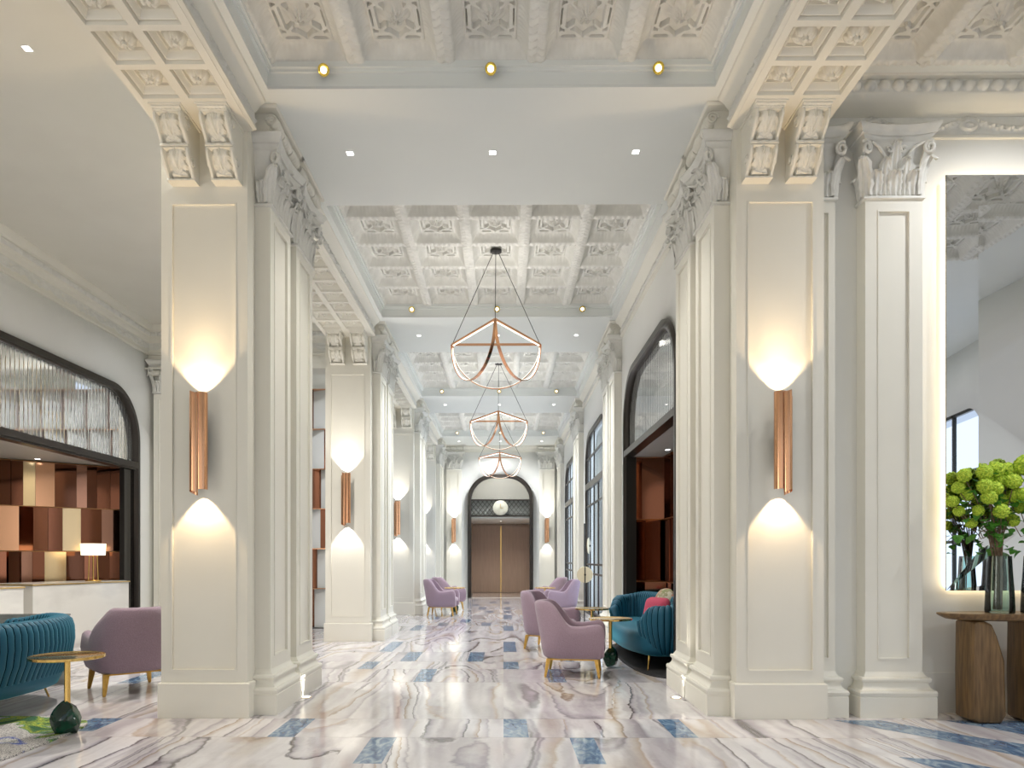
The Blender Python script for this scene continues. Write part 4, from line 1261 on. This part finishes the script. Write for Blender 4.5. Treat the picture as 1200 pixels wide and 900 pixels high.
def resample(pts, m):
    d = [0]
    for p, q in zip(pts, pts[1:]): d.append(d[-1] + (q - p).length)
    out = []; j = 0
    for i in range(m + 1):
        s = d[-1] * i / m
        while j < len(d) - 2 and d[j + 1] < s: j += 1
        f = (s - d[j]) / max(1e-9, d[j + 1] - d[j]); out.append(pts[j].lerp(pts[j + 1], min(1, f)))
    return out
def armchair():
    t = thing('armchair', 'x', 'armchair', (0, 0, 0), 0, 'lilac armchairs')
    raw = [Vector((.335 + .012 * k / 10, -.36 + .36 * k / 10, 0)) for k in range(10)]
    bk = [Vector((.347 * sgnpow(cos(PI * k / 52), .62), .345 * sgnpow(sin(PI * k / 52), .62), 0)) for k in range(53)]
    raw = raw + bk + [Vector((-p.x, p.y, 0)) for p in reversed(raw)]
    pts = resample(raw, 76)
    def sec(i, u, p):
        back = smooth(-.02, .27, p.y)
        e = min(u, 1 - u)
        h = .565 + .27 * back + .025 * smooth(-.10, -.30, p.y)
        end = min(1, e / .045)
        end = sqrt(max(0, 1 - (1 - end) ** 2))
        h = h - .075 * (1 - end)
        th = .085 + .015 * back
        ln_ = .075 * back
        def o(z): return ln_ * max(0, (z - .22) / .6)
        sh = .6 + .4 * end
        th *= (.75 + .25 * end)
        z0 = .205 + .03 * (1 - end)
        pr = [(-.055, z0), (-.022, z0 + .02), (.0, z0 + .09), (.012, .40), (.016 + o(h - .12), h - .10), (.008 + o(h), h - .03), (-.012 + o(h), h - .008), (-th * .5 + o(h), h), (-th + .01 + o(h), h - .012), (-th + o(h), h - .04), (-th - .008 + o(h - .12) * .9, h - .12), (-th - .012, .42), (-th - .015, .30), (-th, z0)]
        return pr
    bm = shell_bm(pts, sec)
    for v in bm.verts: v.co.x *= 1 - .37 * smooth(.47, .86, v.co.z) * smooth(-.10, .22, v.co.y)
    o = make('upholstered_shell', bm, LILAC, t, angle=60)
    make('seat_body', cushion_bm(.275, .29, 4, [(-.03, .195), (0, .21), (.0, .30), (-.02, .33)], cy=-.03), LILAC, t, angle=50)
    make('seat_cushion', cushion_bm(.245, .285, 4, [(-.03, .315), (0, .335), (.004, .37), (0, .40), (-.03, .42), (-.10, .428)], cy=-.075), LILAC, t, angle=60)
    bm = new_bm(); ring_block(bm, -.255, .255, -.27, .24, [(0, .185), (0, .205)]); make('leg_frame', bm, LEGW, t)
    for sx in (-1, 1):
        for sy, y in ((-1, -.27), (1, .25)):
            bm = new_bm()
            rr = []
            for f, w in ((0, .013), (.12, .017), (.9, .027), (1, .027)):
                cx, cy = sx * (.285 - .025 * f), y + sy * (.035 * (1 - f)) * 1.0
                z = .205 * f
                rr.append([(cx - w, cy - w * .8, z), (cx + w, cy - w * .8, z), (cx + w, cy + w * .8, z), (cx - w, cy + w * .8, z)])
            rings(bm, rr); make('leg', bm, LEGW, t, bevel=.004)
    return t
ac = armchair(); ac['label'] = 'lilac armchair in the foreground right, side on, beside the green stone table'
ac.location = (.885, 8.22, 0); ac.rotation_euler = (0, 0, radians(90 - 9))
dup(ac, (.78, 10.62, 0), radians(66), 'lilac armchair directly behind the foreground one, half hidden by it')
dup(ac, (1.42, 16.55, 0), radians(-90 + 6), 'nearer lilac armchair of the far right pair by the black window')
dup(ac, (1.32, 18.75, 0), radians(-90 - 22), 'farther lilac armchair of the far right pair by the black window')
dup(ac, (-1.32, 16.75, 0), radians(90 - 5), 'nearer lilac armchair of the far left pair')
dup(ac, (-1.32, 18.75, 0), radians(90 + 22), 'farther lilac armchair of the far left pair')
dup(ac, (-3.64, 7.20, 0), radians(-138), 'lilac armchair seen from behind at left, between brass table and front left pillar')

def sofa(label, L_, D_, H_, ribs, loc, rotz, pw=2.7):
    t = thing('sofa', label, 'sofa', loc, rotz, 'teal channelled velvet sofas')
    K = ribs * 8
    pts, ln = path_u(L_ / 2 - .06, D_ / 2 - .06, pw, 46 if pw > 2.5 else 30, K)
    seam = []
    def sec(i, u, p):
        rb = abs(sin(PI * i / 8)) ** .55
        e = min(u, 1 - u); end = smooth(0, .07, e)
        h = H_ * (.93 + .07 * smooth(-.2, .3, p.y)) - .16 * (1 - end) ** 2
        r = .014 * (rb - 1)
        th = .17 * (.5 + .5 * end)
        z0 = .175
        return [(-.16, z0), (-.10 + r, z0 + .03), (-.035 + r, z0 + .12), (.025 + r, z0 + .27), (.045 + r, z0 + .40), (.040 + r, h - .10), (.022 + r, h - .04), (-.02, h - .006 + r), (-th * .5, h + r), (-th + .02, h - .012 + r), (-th, h - .05 + r), (-th - .02 - r, h - .14), (-th - .03 - r, .45), (-th - .03, .30), (-th, z0)]
    bm = shell_bm(pts, sec)
    # seam faces: thin dark grooves
    me_bm = bm
    make('channelled_shell', bm, TEAL, t, angle=75)
    bm = new_bm()
    k = len(pts) - 1
    for i in range(8, K, 8):
        p = pts[i]; tg = (pts[min(i + 1, k)] - pts[max(i - 1, 0)]).normalized(); nrm = Vector((tg.y, -tg.x, 0))
        s = sec(i, i / k, p)[1:13]
        tube(bm, [p + nrm * (o + (.0015 if q < 8 else -.0015)) + Vector((0, 0, z + .001)) for q, (o, z) in enumerate(s)], .006, 6)
    make('piped_seams', bm, TEALSEAM, t)
    make('seat', cushion_bm(L_ / 2 - .17, D_ / 2 - .06, pw + .1, [(-.10, .17), (-.03, .19), (0, .26), (.0, .38), (-.02, .42), (-.08, .44)], 64, cy=-.04), TEAL, t, angle=60)
    for sx in (-1, 1):
        for y in (-.26, .26):
            bm = new_bm(); tube(bm, [(sx * (L_ / 2 - .34), y * .85, .20), (sx * (L_ / 2 - .26), y, .0)], .014, 10, r2=.008); make('leg', bm, BRASS, t)
    return t
sofa('curved teal velvet sofa with pink cushion, set into the right-hand niche', 2.95, .98, .82, 62, (2.03, 9.62, 0), radians(-90))
sofa('curved teal velvet sofa cut by the left edge of the picture', 2.10, 1.50, .79, 54, (-4.45, 6.02, 0), radians(-90), 2.15)

# cushions on the niche sofa
def cushion(name, label, loc, rot, a, b, th, m, n=6):
    bm = new_bm(); rr = []
    for f in (-1, -.82, -.5, 0, .5, .82, 1):
        sc = sqrt(max(0.0, 1 - abs(f) ** 2.4)) if abs(f) < 1 else .0
        o = -(1 - sc) * .13 * min(a, b) * 3
        sc2 = max(.55, 1 - .40 * abs(f) ** 2.2)
        rr.append([(x, f * th, y) for x, y in superell(a * sc2, b * sc2, n, 40)])
    rings(bm, rr)
    o = make(name, bm, m, None, loc, rot, angle=80); tag(o, label, 'cushion')
    return o
cushion('cushion', 'square raspberry pink cushion leaning in the niche sofa', (2.02, 9.15, .62), (radians(-14), 0, radians(-62)), .22, .20, .07, PINK)
PAT = mat('patterned_fabric', (.5, .45, .35), .9)
vz = N(PAT, 'ShaderNodeTexVoronoi'); vz.inputs['Scale'].default_value = 22; rmp = N(PAT, 'ShaderNodeValToRGB')
tcn = N(PAT, 'ShaderNodeTexCoord'); L(PAT, tcn.outputs['Object'], vz.inputs['Vector'])
rmp.color_ramp.elements[0].color = (.42, .36, .26, 1); rmp.color_ramp.elements[1].color = (.62, .60, .50, 1)
for p, c in ((.3, (.25, .28, .12)), (.5, (.55, .18, .14)), (.7, (.5, .42, .3))):
    e = rmp.color_ramp.elements.new(p); e.color = (*c, 1)
sepc = N(PAT, 'ShaderNodeSeparateColor'); L(PAT, vz.outputs['Color'], sepc.inputs[0]); L(PAT, sepc.outputs[0], rmp.inputs['Fac'])
L(PAT, rmp.outputs[0], PAT.node_tree.nodes['Principled BSDF'].inputs['Base Color'])
cushion('cushion', 'patterned round-cornered cushion behind the pink one', (2.26, 9.75, .70), (radians(-12), 0, radians(-75)), .24, .21, .08, PAT, 2.4)

# round tables with rough green stone bases
def stone_table(label, loc, h, r, seed, stem_off=.0):
    t = thing('side_table', label, 'side table', loc, 0, 'round brass side tables on green stone')
    bm = new_bm(); lathe(bm, [(r - .006, h - .022), (r, h - .018), (r, h - .002), (r - .006, h), (r - .02, h - .006)], n=56); make('tabletop', bm, BRASS, t)
    bm = new_bm(); lathe(bm, [(.021, .18), (.021, h - .02)], n=20); lathe(bm, [(.05, h - .03), (.05, h - .021)], n=24); make('stem', bm, BRASS, t)
    R = random.Random(seed); bm = new_bm()
    bmesh.ops.create_icosphere(bm, subdivisions=3, radius=1)
    planes = [(Vector((R.gauss(0, 1), R.gauss(0, 1), R.gauss(.1, .6))).normalized(), R.uniform(.66, .86)) for _ in range(22)]
    for v in bm.verts:
        for nrm, d in planes:
            q = v.co.dot(nrm) - d
            if q > 0: v.co -= nrm * q
        v.co = Vector((v.co.x * .120, v.co.y * .115, .115 + v.co.z * .14))
        f = 1 - .22 * smooth(.10, .26, v.co.z); v.co.x *= f; v.co.y *= f
        v.co.z = max(0, v.co.z)
    make('stone_base', bm, GREENST, t, angle=18)
    return t
stone_table('round brass side table on a green stone, beside the teal sofa at lower left', (-3.14, 5.36, 0), .585, .255, 1)
stone_table('round brass side table on a green stone, in front of the niche sofa', (1.385, 8.72, 0), .59, .26, 2)
stone_table('round brass side table behind the niche one, nearer the black window', (1.36, 10.35, 0), .60, .24, 3)
stone_table('distant brass side table between the far right lilac armchairs', (1.12, 17.85, 0), .60, .26, 4)
stone_table('distant brass side table between the far left lilac armchairs', (-1.10, 17.85, 0), .60, .26, 5)

# low square brass lamp with two discs
t = thing('floor_lamp', 'slim black floor lamp with two pale discs before the nearer black window', 'floor lamp', (1.70, 14.35, 0))
bm = new_bm(); ring_block(bm, -.13, .13, -.13, .13, [(0, 0), (0, .035)]); make('lamp_base', bm, BRASSM, t)
bm = new_bm(); tube(bm, [(0, 0, .03), (0, 0, 2.0)], .012); make('pole', bm, BLACK, t)
bm = new_bm(); tube(bm, [(0, 0, 1.0), (0, -.08, 1.0)], .008); tube(bm, [(0, 0, 1.56), (-.02, -.08, 1.56)], .008); make('arm', bm, BLACK, t)
def disc(cz, r, rz, m):
    bm = new_bm(); lathe(bm, [(r, 0), (r + .004, .008), (r, .016), (r * .5, .022)], n=40)
    for v in bm.verts: v.co = (v.co.x, -v.co.z - .08, v.co.y)
    o = make('lamp_disc', bm, m, t, (0, 0, cz), rz)
    bm = new_bm(); box(bm, -.010, .010, -.112, -.104, -r, r); lathe(bm, [(.02, 0), (.02, .03)], n=16)
    for v in bm.verts:
        if abs(v.co.z) < .031 and abs(v.co.y) < .03: v.co = (v.co.x, -.10 - v.co.z, v.co.y)
    make('disc_bracket', bm, BLACK, o)
PALEG = mat('pale_gold_disc', (.74, .63, .43), .3, .35)
disc(.99, .155, 0, PALEG); disc(1.56, .155, radians(72), PALEG)

# rugs
RUG = noisy('dark_charcoal_rug', (.012, .012, .013), (.022, .022, .024), 60, .9, bump=.3)
bm = new_bm(); rings(bm, [[(x, y, z) for x, y in superell(.50, 1.66, 3.2, 72)] for z in (.001, .012)])
o = make('rug', bm, RUG, None, (2.10, 9.50, 0)); tag(o, 'dark charcoal rounded rug under the niche sofa', 'rug')
MR = mat('multicolour_rug', (.5, .5, .5), .95)
tcn = N(MR, 'ShaderNodeTexCoord'); n1 = N(MR, 'ShaderNodeTexNoise'); n1.inputs['Scale'].default_value = 1.7; n1.inputs['Detail'].default_value = 3; n1.inputs['Distortion'].default_value = 1.
L(MR, tcn.outputs['Object'], n1.inputs['Vector']); rmp = N(MR, 'ShaderNodeValToRGB'); cr = rmp.color_ramp
cr.elements[0].color = (.02, .07, .06, 1); cr.elements[1].color = (.55, .53, .50, 1)
for p, c in ((.33, (.03, .10, .08)), (.38, (.04, .15, .05)), (.41, (.42, .50, .06)), (.425, (.08, .26, .08)), (.45, (.60, .58, .55)), (.62, (.50, .48, .46)), (.66, (.05, .10, .42)), (.69, (.5, .5, .48))):
    e = cr.elements.new(p); e.color = (*c, 1)
L(MR, n1.outputs['Fac'], rmp.inputs['Fac']); n2 = N(MR, 'ShaderNodeTexNoise'); n2.inputs['Scale'].default_value = 130; n2.inputs['Detail'].default_value = 1
L(MR, tcn.outputs['Object'], n2.inputs['Vector'])
r2 = N(MR, 'ShaderNodeValToRGB'); r2.color_ramp.elements[0].position = .4; r2.color_ramp.elements[0].color = (.25, .25, .27, 1); r2.color_ramp.elements[1].position = .56; r2.color_ramp.elements[1].color = (1.15, 1.15, 1.15, 1)
L(MR, n2.outputs['Fac'], r2.inputs['Fac'])
mxn = N(MR, 'ShaderNodeMix', data_type='RGBA', blend_type='MULTIPLY'); mxn.inputs[0].default_value = 1
L(MR, rmp.outputs[0], mxn.inputs[6]); L(MR, r2.outputs[0], mxn.inputs[7]); L(MR, mxn.outputs[2], MR.node_tree.nodes['Principled BSDF'].inputs['Base Color'])
bm = new_bm(); rings(bm, [[(x, y, z) for x, y in superell(1.35, .86, 5, 80)] for z in (.001, .014)])
o = make('rug', bm, MR, None, (-4.46, 5.05, 0), 0); tag(o, 'multicoloured speckled rug under the teal sofa at lower left', 'rug')

# grey marble cabinet behind the left sofa
t = thing('marble_counter', 'narrow grey veined marble counter end behind the left teal sofa', 'counter', (-4.84, 7.45, 0))
bm = new_bm(); ring_block(bm, -.42, .42, .0, .07, [(-.01, 0), (-.01, .03), (0, .031), (0, .71), (.006, .712), (.006, .73)]); make('marble_body', bm, GREYM, t)
bm = new_bm(); tube(bm, [(.42, .035, .56), (.455, .035, .56)], .006); tube(bm, [(.455, .035, .54), (.455, .035, .62)], .008)
bmesh.ops.create_icosphere(bm, subdivisions=2, radius=.022, matrix=Matrix.Translation((.475, .035, .56))); make('brass_tap', bm, BRASS, t)

# ------------------------------------------------------------------ mirror wall group
t = thing('wall_mirror', 'large faceted backlit mirror on the cream wall at right', 'mirror', (0, 0, 0))
mx0, mx1, mz0, mz1 = 3.80, 6.30, 1.035, 4.51
YM = YRB - .075
bm = new_bm()
i0, i1, i2, i3 = (mx0 + .255, 1.36), (mx0 + .255, 4.24), (mx1 - .255, 4.24), (mx1 - .255, 1.36)
o0, o1, o2, o3 = (mx0, mz0), (mx0, mz1), (mx1, mz1), (mx1, mz0)
C0 = ((mx0 + mx1) / 2, 3.55); C1 = ((mx0 + mx1) / 2, 2.05)
def V3(p, d): return (p[0], YM - d, p[1])
dO, dI, dC = .0, .020, .008
facets = [
 [(o0, dO), (o1, dO), (i1, dI), (i0, dI)],
 [(o1, dO), (o2, dO), (i2, dI), (C0, dC), (i1, dI)],
 [(o2, dO), (o3, dO), (i3, dI), (i2, dI)],
 [(o3, dO), (o0, dO), (i0, dI), (C1, dC), (i3, dI)],
 [(i0, dI), (i1, dI), (C0, dC), (C1, dC)],
 [(C1, dC), (C0, dC), (i2, dI), (i3, dI)]]
for fc in facets:
    bm.faces.new([bm.verts.new(V3(p, d)) for p, d in fc])
mo = make('mirror_facets', bm, MIRROR, t, smooth=False, recalc=False)
bm = new_bm(); box(bm, mx0, mx1, YM + .001, YM + .012, mz0, mz1); make('mirror_backing', bm, BLACK, t)
bm = new_bm(); w = .02; e = .025
box(bm, mx0 + e, mx0 + e + w, YM + .013, YRB - .002, mz0 + e, mz1 - e); box(bm, mx1 - e - w, mx1 - e, YM + .013, YRB - .002, mz0 + e, mz1 - e)
box(bm, mx0 + e + w, mx1 - e - w, YM + .013, YRB - .002, mz0 + e, mz0 + e + w); box(bm, mx0 + e + w, mx1 - e - w, YM + .013, YRB - .002, mz1 - e - w, mz1 - e)
make('backlight_strip', bm, GLOW, t)

# console table
CX0, CX1, CZ = 3.595, 5.60, .868
t = thing('console_table', 'dark bronzed wood console table with slanted slab legs under the mirror', 'console table', ((CX0 + CX1) / 2, 5.86, 0))
W = (CX1 - CX0) / 2
bm = new_bm()
rr = []
for f, z in ((.80, CZ - .060), (.93, CZ - .048), (.985, CZ - .022), (1.0, CZ - .008), (.998, CZ)):
    rr.append([(x, y, z) for x, y in superell(W * f, .20 * (f ** 1.2), 2.6, 72)])
rings(bm, rr); make('tabletop', bm, WALNUT, t, angle=25)
def slab_leg(xl, xr_t, xr_b, flip=1):
    """profile in XZ, rounded, extruded in depth"""
    def ringat(y, s):
        p = []
        out = [(xl, .03), (xl + .05, .0), (xr_b - .04, .0), (xr_b, .06), (xr_b - .005, .16), ((xr_t + xr_b) / 2 + .035, .50), (xr_t + .022, .70), (xr_t - .02, .79), (xr_t - .07, .812), (xl + .02, .812), (xl, .80), (xl - .006, .4)]
        cx = (xl + xr_b) / 2
        return [(flip * (cx + (x - cx) * s), y, .40 + (z - .40) * (1 - (1 - s) * .35)) for x, z in out]
    bm = new_bm(); rings(bm, [ringat(-.13, .80), ringat(-.12, .92), ringat(-.09, 1.0), ringat(.09, 1.0), ringat(.12, .92), ringat(.13, .80)])
    for v in bm.verts: v.co.z = max(0.0, min(CZ - .055, v.co.z))
    return bm
ll = slab_leg(-.80, -.635, -.535); make('leg', ll, WALNUT, t, angle=30)
ll = slab_leg(-.38, -.20, -.10); make('leg', ll, WALNUT, t, angle=30)
ll = slab_leg(-.80, -.635, -.535, -1); make('leg', ll, WALNUT, t, angle=30)

def vase(label, x, y):
    bm = new_bm(); n = 48; h = .455
    def R_(f, i, r): return r * (1 + .045 * abs(sin(6 * 2 * PI * i / n / 2)))
    prof = [(.098, 0), (.100, .02), (.096, .15), (.086, .30), (.078, h)]
    rr = [[(R_(0, i, r) * cos(2 * PI * i / n), R_(0, i, r) * sin(2 * PI * i / n), z) for i in range(n)] for r, z in prof]
    inn = [[(R_(0, i, r - .005) * cos(2 * PI * i / n), R_(0, i, r - .005) * sin(2 * PI * i / n), max(.015, z)) for i in range(n)] for r, z in reversed(prof)]
    rings(bm, rr + inn)
    o = make('glass_vase', bm, VASEG, None, (x, y, CZ + .001), angle=50); tag(o, label, 'vase', 'smoked green glass vases')
    return o
vase('smoked green glass vase at the left end of the console table', 4.085, 5.86)
vase('smoked green glass vase second along the console table, cut by the right edge', 4.36, 5.84)

def floret_head(seed, r):
    R = random.Random(seed); bm = new_bm()
    bmesh.ops.create_icosphere(bm, subdivisions=4, radius=r)
    cs = []
    n = 46
    for i in range(n):
        z = 1 - 2 * (i + .5) / n; a = i * 2.39996; q = sqrt(1 - z * z); cs.append(Vector((q * cos(a), q * sin(a), z)))
    for v in bm.verts:
        d = v.co.normalized(); m_ = max(d.dot(c) for c in cs)
        v.co = d * r * (.84 + .20 * smooth(.955, .995, m_))
    return bm
HM = []
for sd in (1, 2):
    o = make('flower_head', floret_head(sd, 1), FLOWER, angle=80); HM.append(o.data); bpy.data.objects.remove(o)
def leaf_mesh():
    bm = new_bm(); n = 10
    def f(a, b):
        w = sin(PI * min(1, b * 1.02)) ** .7 * (.36 + .10 * abs(sin(b * 9)))
        return ((a - .5) * 2 * w, b, .12 * sin(PI * b) - .35 * b * b + .12 * abs(a - .5))
    hgrid(bm, 6, n, f); return bm
o = make('leaf', leaf_mesh(), LEAF, angle=80, recalc=False); LEAFM = o.data; bpy.data.objects.remove(o)
def bouquet(label, x, y, heads, seed, nleaf):
    R = random.Random(seed)
    t = thing('flower_bouquet', label, 'flowers', (x, y, CZ + .02), 0, 'bouquets of green snowball flowers')
    bm = new_bm()
    for i, (dx, dy, z, r) in enumerate(heads):
        a = R.uniform(0, 6.28); q = R.uniform(0, .035)
        tube(bm, [(q * cos(a) - .012, q * sin(a), .005), (q * cos(a) * .8, q * sin(a) * .8, .30), (dx * .25, dy * .25, .62), (dx * .65, dy * .65, z * .82), (dx, dy, z - .02)], .0048, 6, r2=.003)
    make('stems', bm, STEM, t)
    for i, (dx, dy, z, r) in enumerate(heads):
        o = link('flower_head', HM[i % 2], t, (dx, dy, z), (R.uniform(0, 3), R.uniform(0, 3), R.uniform(0, 3))); o.scale = (r, r, r * .92)
    for i in range(nleaf):
        hd = R.choice(heads); a = R.uniform(0, 6.28); s = R.uniform(.055, .105)
        o = link('leaf', LEAFM, t, (hd[0] * R.uniform(.4, 1.05) + .03 * cos(a), hd[1] * R.uniform(.4, 1.0) + .03 * sin(a), hd[2] - R.uniform(.02, .32)), (R.uniform(-.7, .5), R.uniform(-.5, .5), a)); o.scale = (s, s, s)
    return t
H1 = [(-.27, .02, 1.085, .058), (-.135, -.02, 1.105, .062), (-.02, .02, 1.13, .066), (-.15, -.05, .99, .062), (-.125, -.06, .90, .06), (-.06, -.04, .975, .058), (-.17, 0, .80, .048), (-.035, -.07, .79, .060), (.02, .03, 1.04, .058), (-.20, .04, .70, .045),
      (.10, .05, 1.12, .075), (.075, -.05, 1.03, .062), (.12, -.02, .92, .062), (.05, .04, .88, .058), (-.07, .05, 1.05, .055), (.06, .02, .78, .05), (-.30, .05, .99, .05), (-.34, .06, .88, .05), (-.28, .07, .80, .045), (-.22, .06, .93, .05)]
bouquet('bouquet of chartreuse snowball flowers in the left vase on the console', 4.085, 5.86, H1, 3, 78)
H2 = [(-.10, -.03, 1.16, .085), (.02, 0, 1.20, .08), (-.16, .03, 1.04, .065), (-.13, -.06, .92, .062), (-.05, -.05, .80, .062), (.06, .02, 1.06, .07), (.10, .04, .95, .06), (-.10, .04, .83, .055), (.15, .0, 1.12, .06), (-.02, -.06, 1.02, .06), (.03, .0, .74, .05), (-.17, .02, .72, .05)]
bouquet('bouquet of chartreuse snowball flowers in the second vase, at the right edge', 4.36, 5.84, H2, 8, 58)
# ------------------------------------------------------------------ daylight, sky and camera
w = bpy.data.worlds.new('sky'); bpy.context.scene.world = w; w.use_nodes = True
bg = w.node_tree.nodes['Background']; bg.inputs[0].default_value = (.70, .82, 1, 1); bg.inputs[1].default_value = .82

def daylight(name, x, y, z, d, p, sx, sy, col):
    return area(name, None, (x, y, z), d, p, sx, sy, col)
for (a, b), p in zip(WIN, (75, 75)):
    daylight('window_daylight', XR + .35, (a + b) / 2, 2.1, (-1, 0, 0), p, b - a - .2, 3.6, (.82, .91, 1))
for a, b in ((-5.4, -3.2), (-1.4, 1.4), (3.2, 6.6)):
    daylight('window_daylight', (a + b) / 2, -5.3, 2.3, (0, 1, -.1), 18, b - a, 3.6, (1, .80, .52))
daylight('window_daylight', XRW + .3, -.1, 2.2, (-1, 0, 0), 9, 1.6, 3.6, (.80, .90, 1))
daylight('window_daylight', XRW + .3, -2.7, 2.2, (-1, 0, 0), 12, 2.2, 3.6, (.80, .90, 1))

daylight('window_daylight', XL - .2, -.8, 1.9, (1, 0, .45), 130, 3.8, 3.2, (1, .93, .80))  # added area lamp in an unseen opening, tilted up to fill the aisle

cam = bpy.data.cameras.new('camera'); co = bpy.data.objects.new('camera', cam); COL.objects.link(co)
YAW = radians(.5)
co.location = (X0, 0, 1.3); co.rotation_euler = (PI / 2, 0, YAW)
cam.sensor_width = 36; cam.lens = 850 / 1200 * 36
vpx = 590 - 850 * math.tan(YAW)
cam.shift_x = (600 - vpx) / 1200; cam.shift_y = (655 - 450) / 1200
cam.clip_start = .05; cam.clip_end = 200
bpy.context.scene.camera = co
sc = bpy.context.scene
sc.view_settings.view_transform = 'Standard'; sc.view_settings.look = 'None'
sc.view_settings.exposure = EXPO; sc.view_settings.gamma = 1; sc.view_settings.use_curve_mapping = False
sc.cycles.max_bounces = 8; sc.cycles.diffuse_bounces = 5; sc.cycles.glossy_bounces = 4; sc.cycles.transmission_bounces = 6; sc.cycles.transparent_max_bounces = 8
sc.cycles.use_denoising = True; sc.cycles.sample_clamp_indirect = 6; sc.cycles.caustics_reflective = False; sc.cycles.caustics_refractive = False
sc.cycles.use_light_tree = True
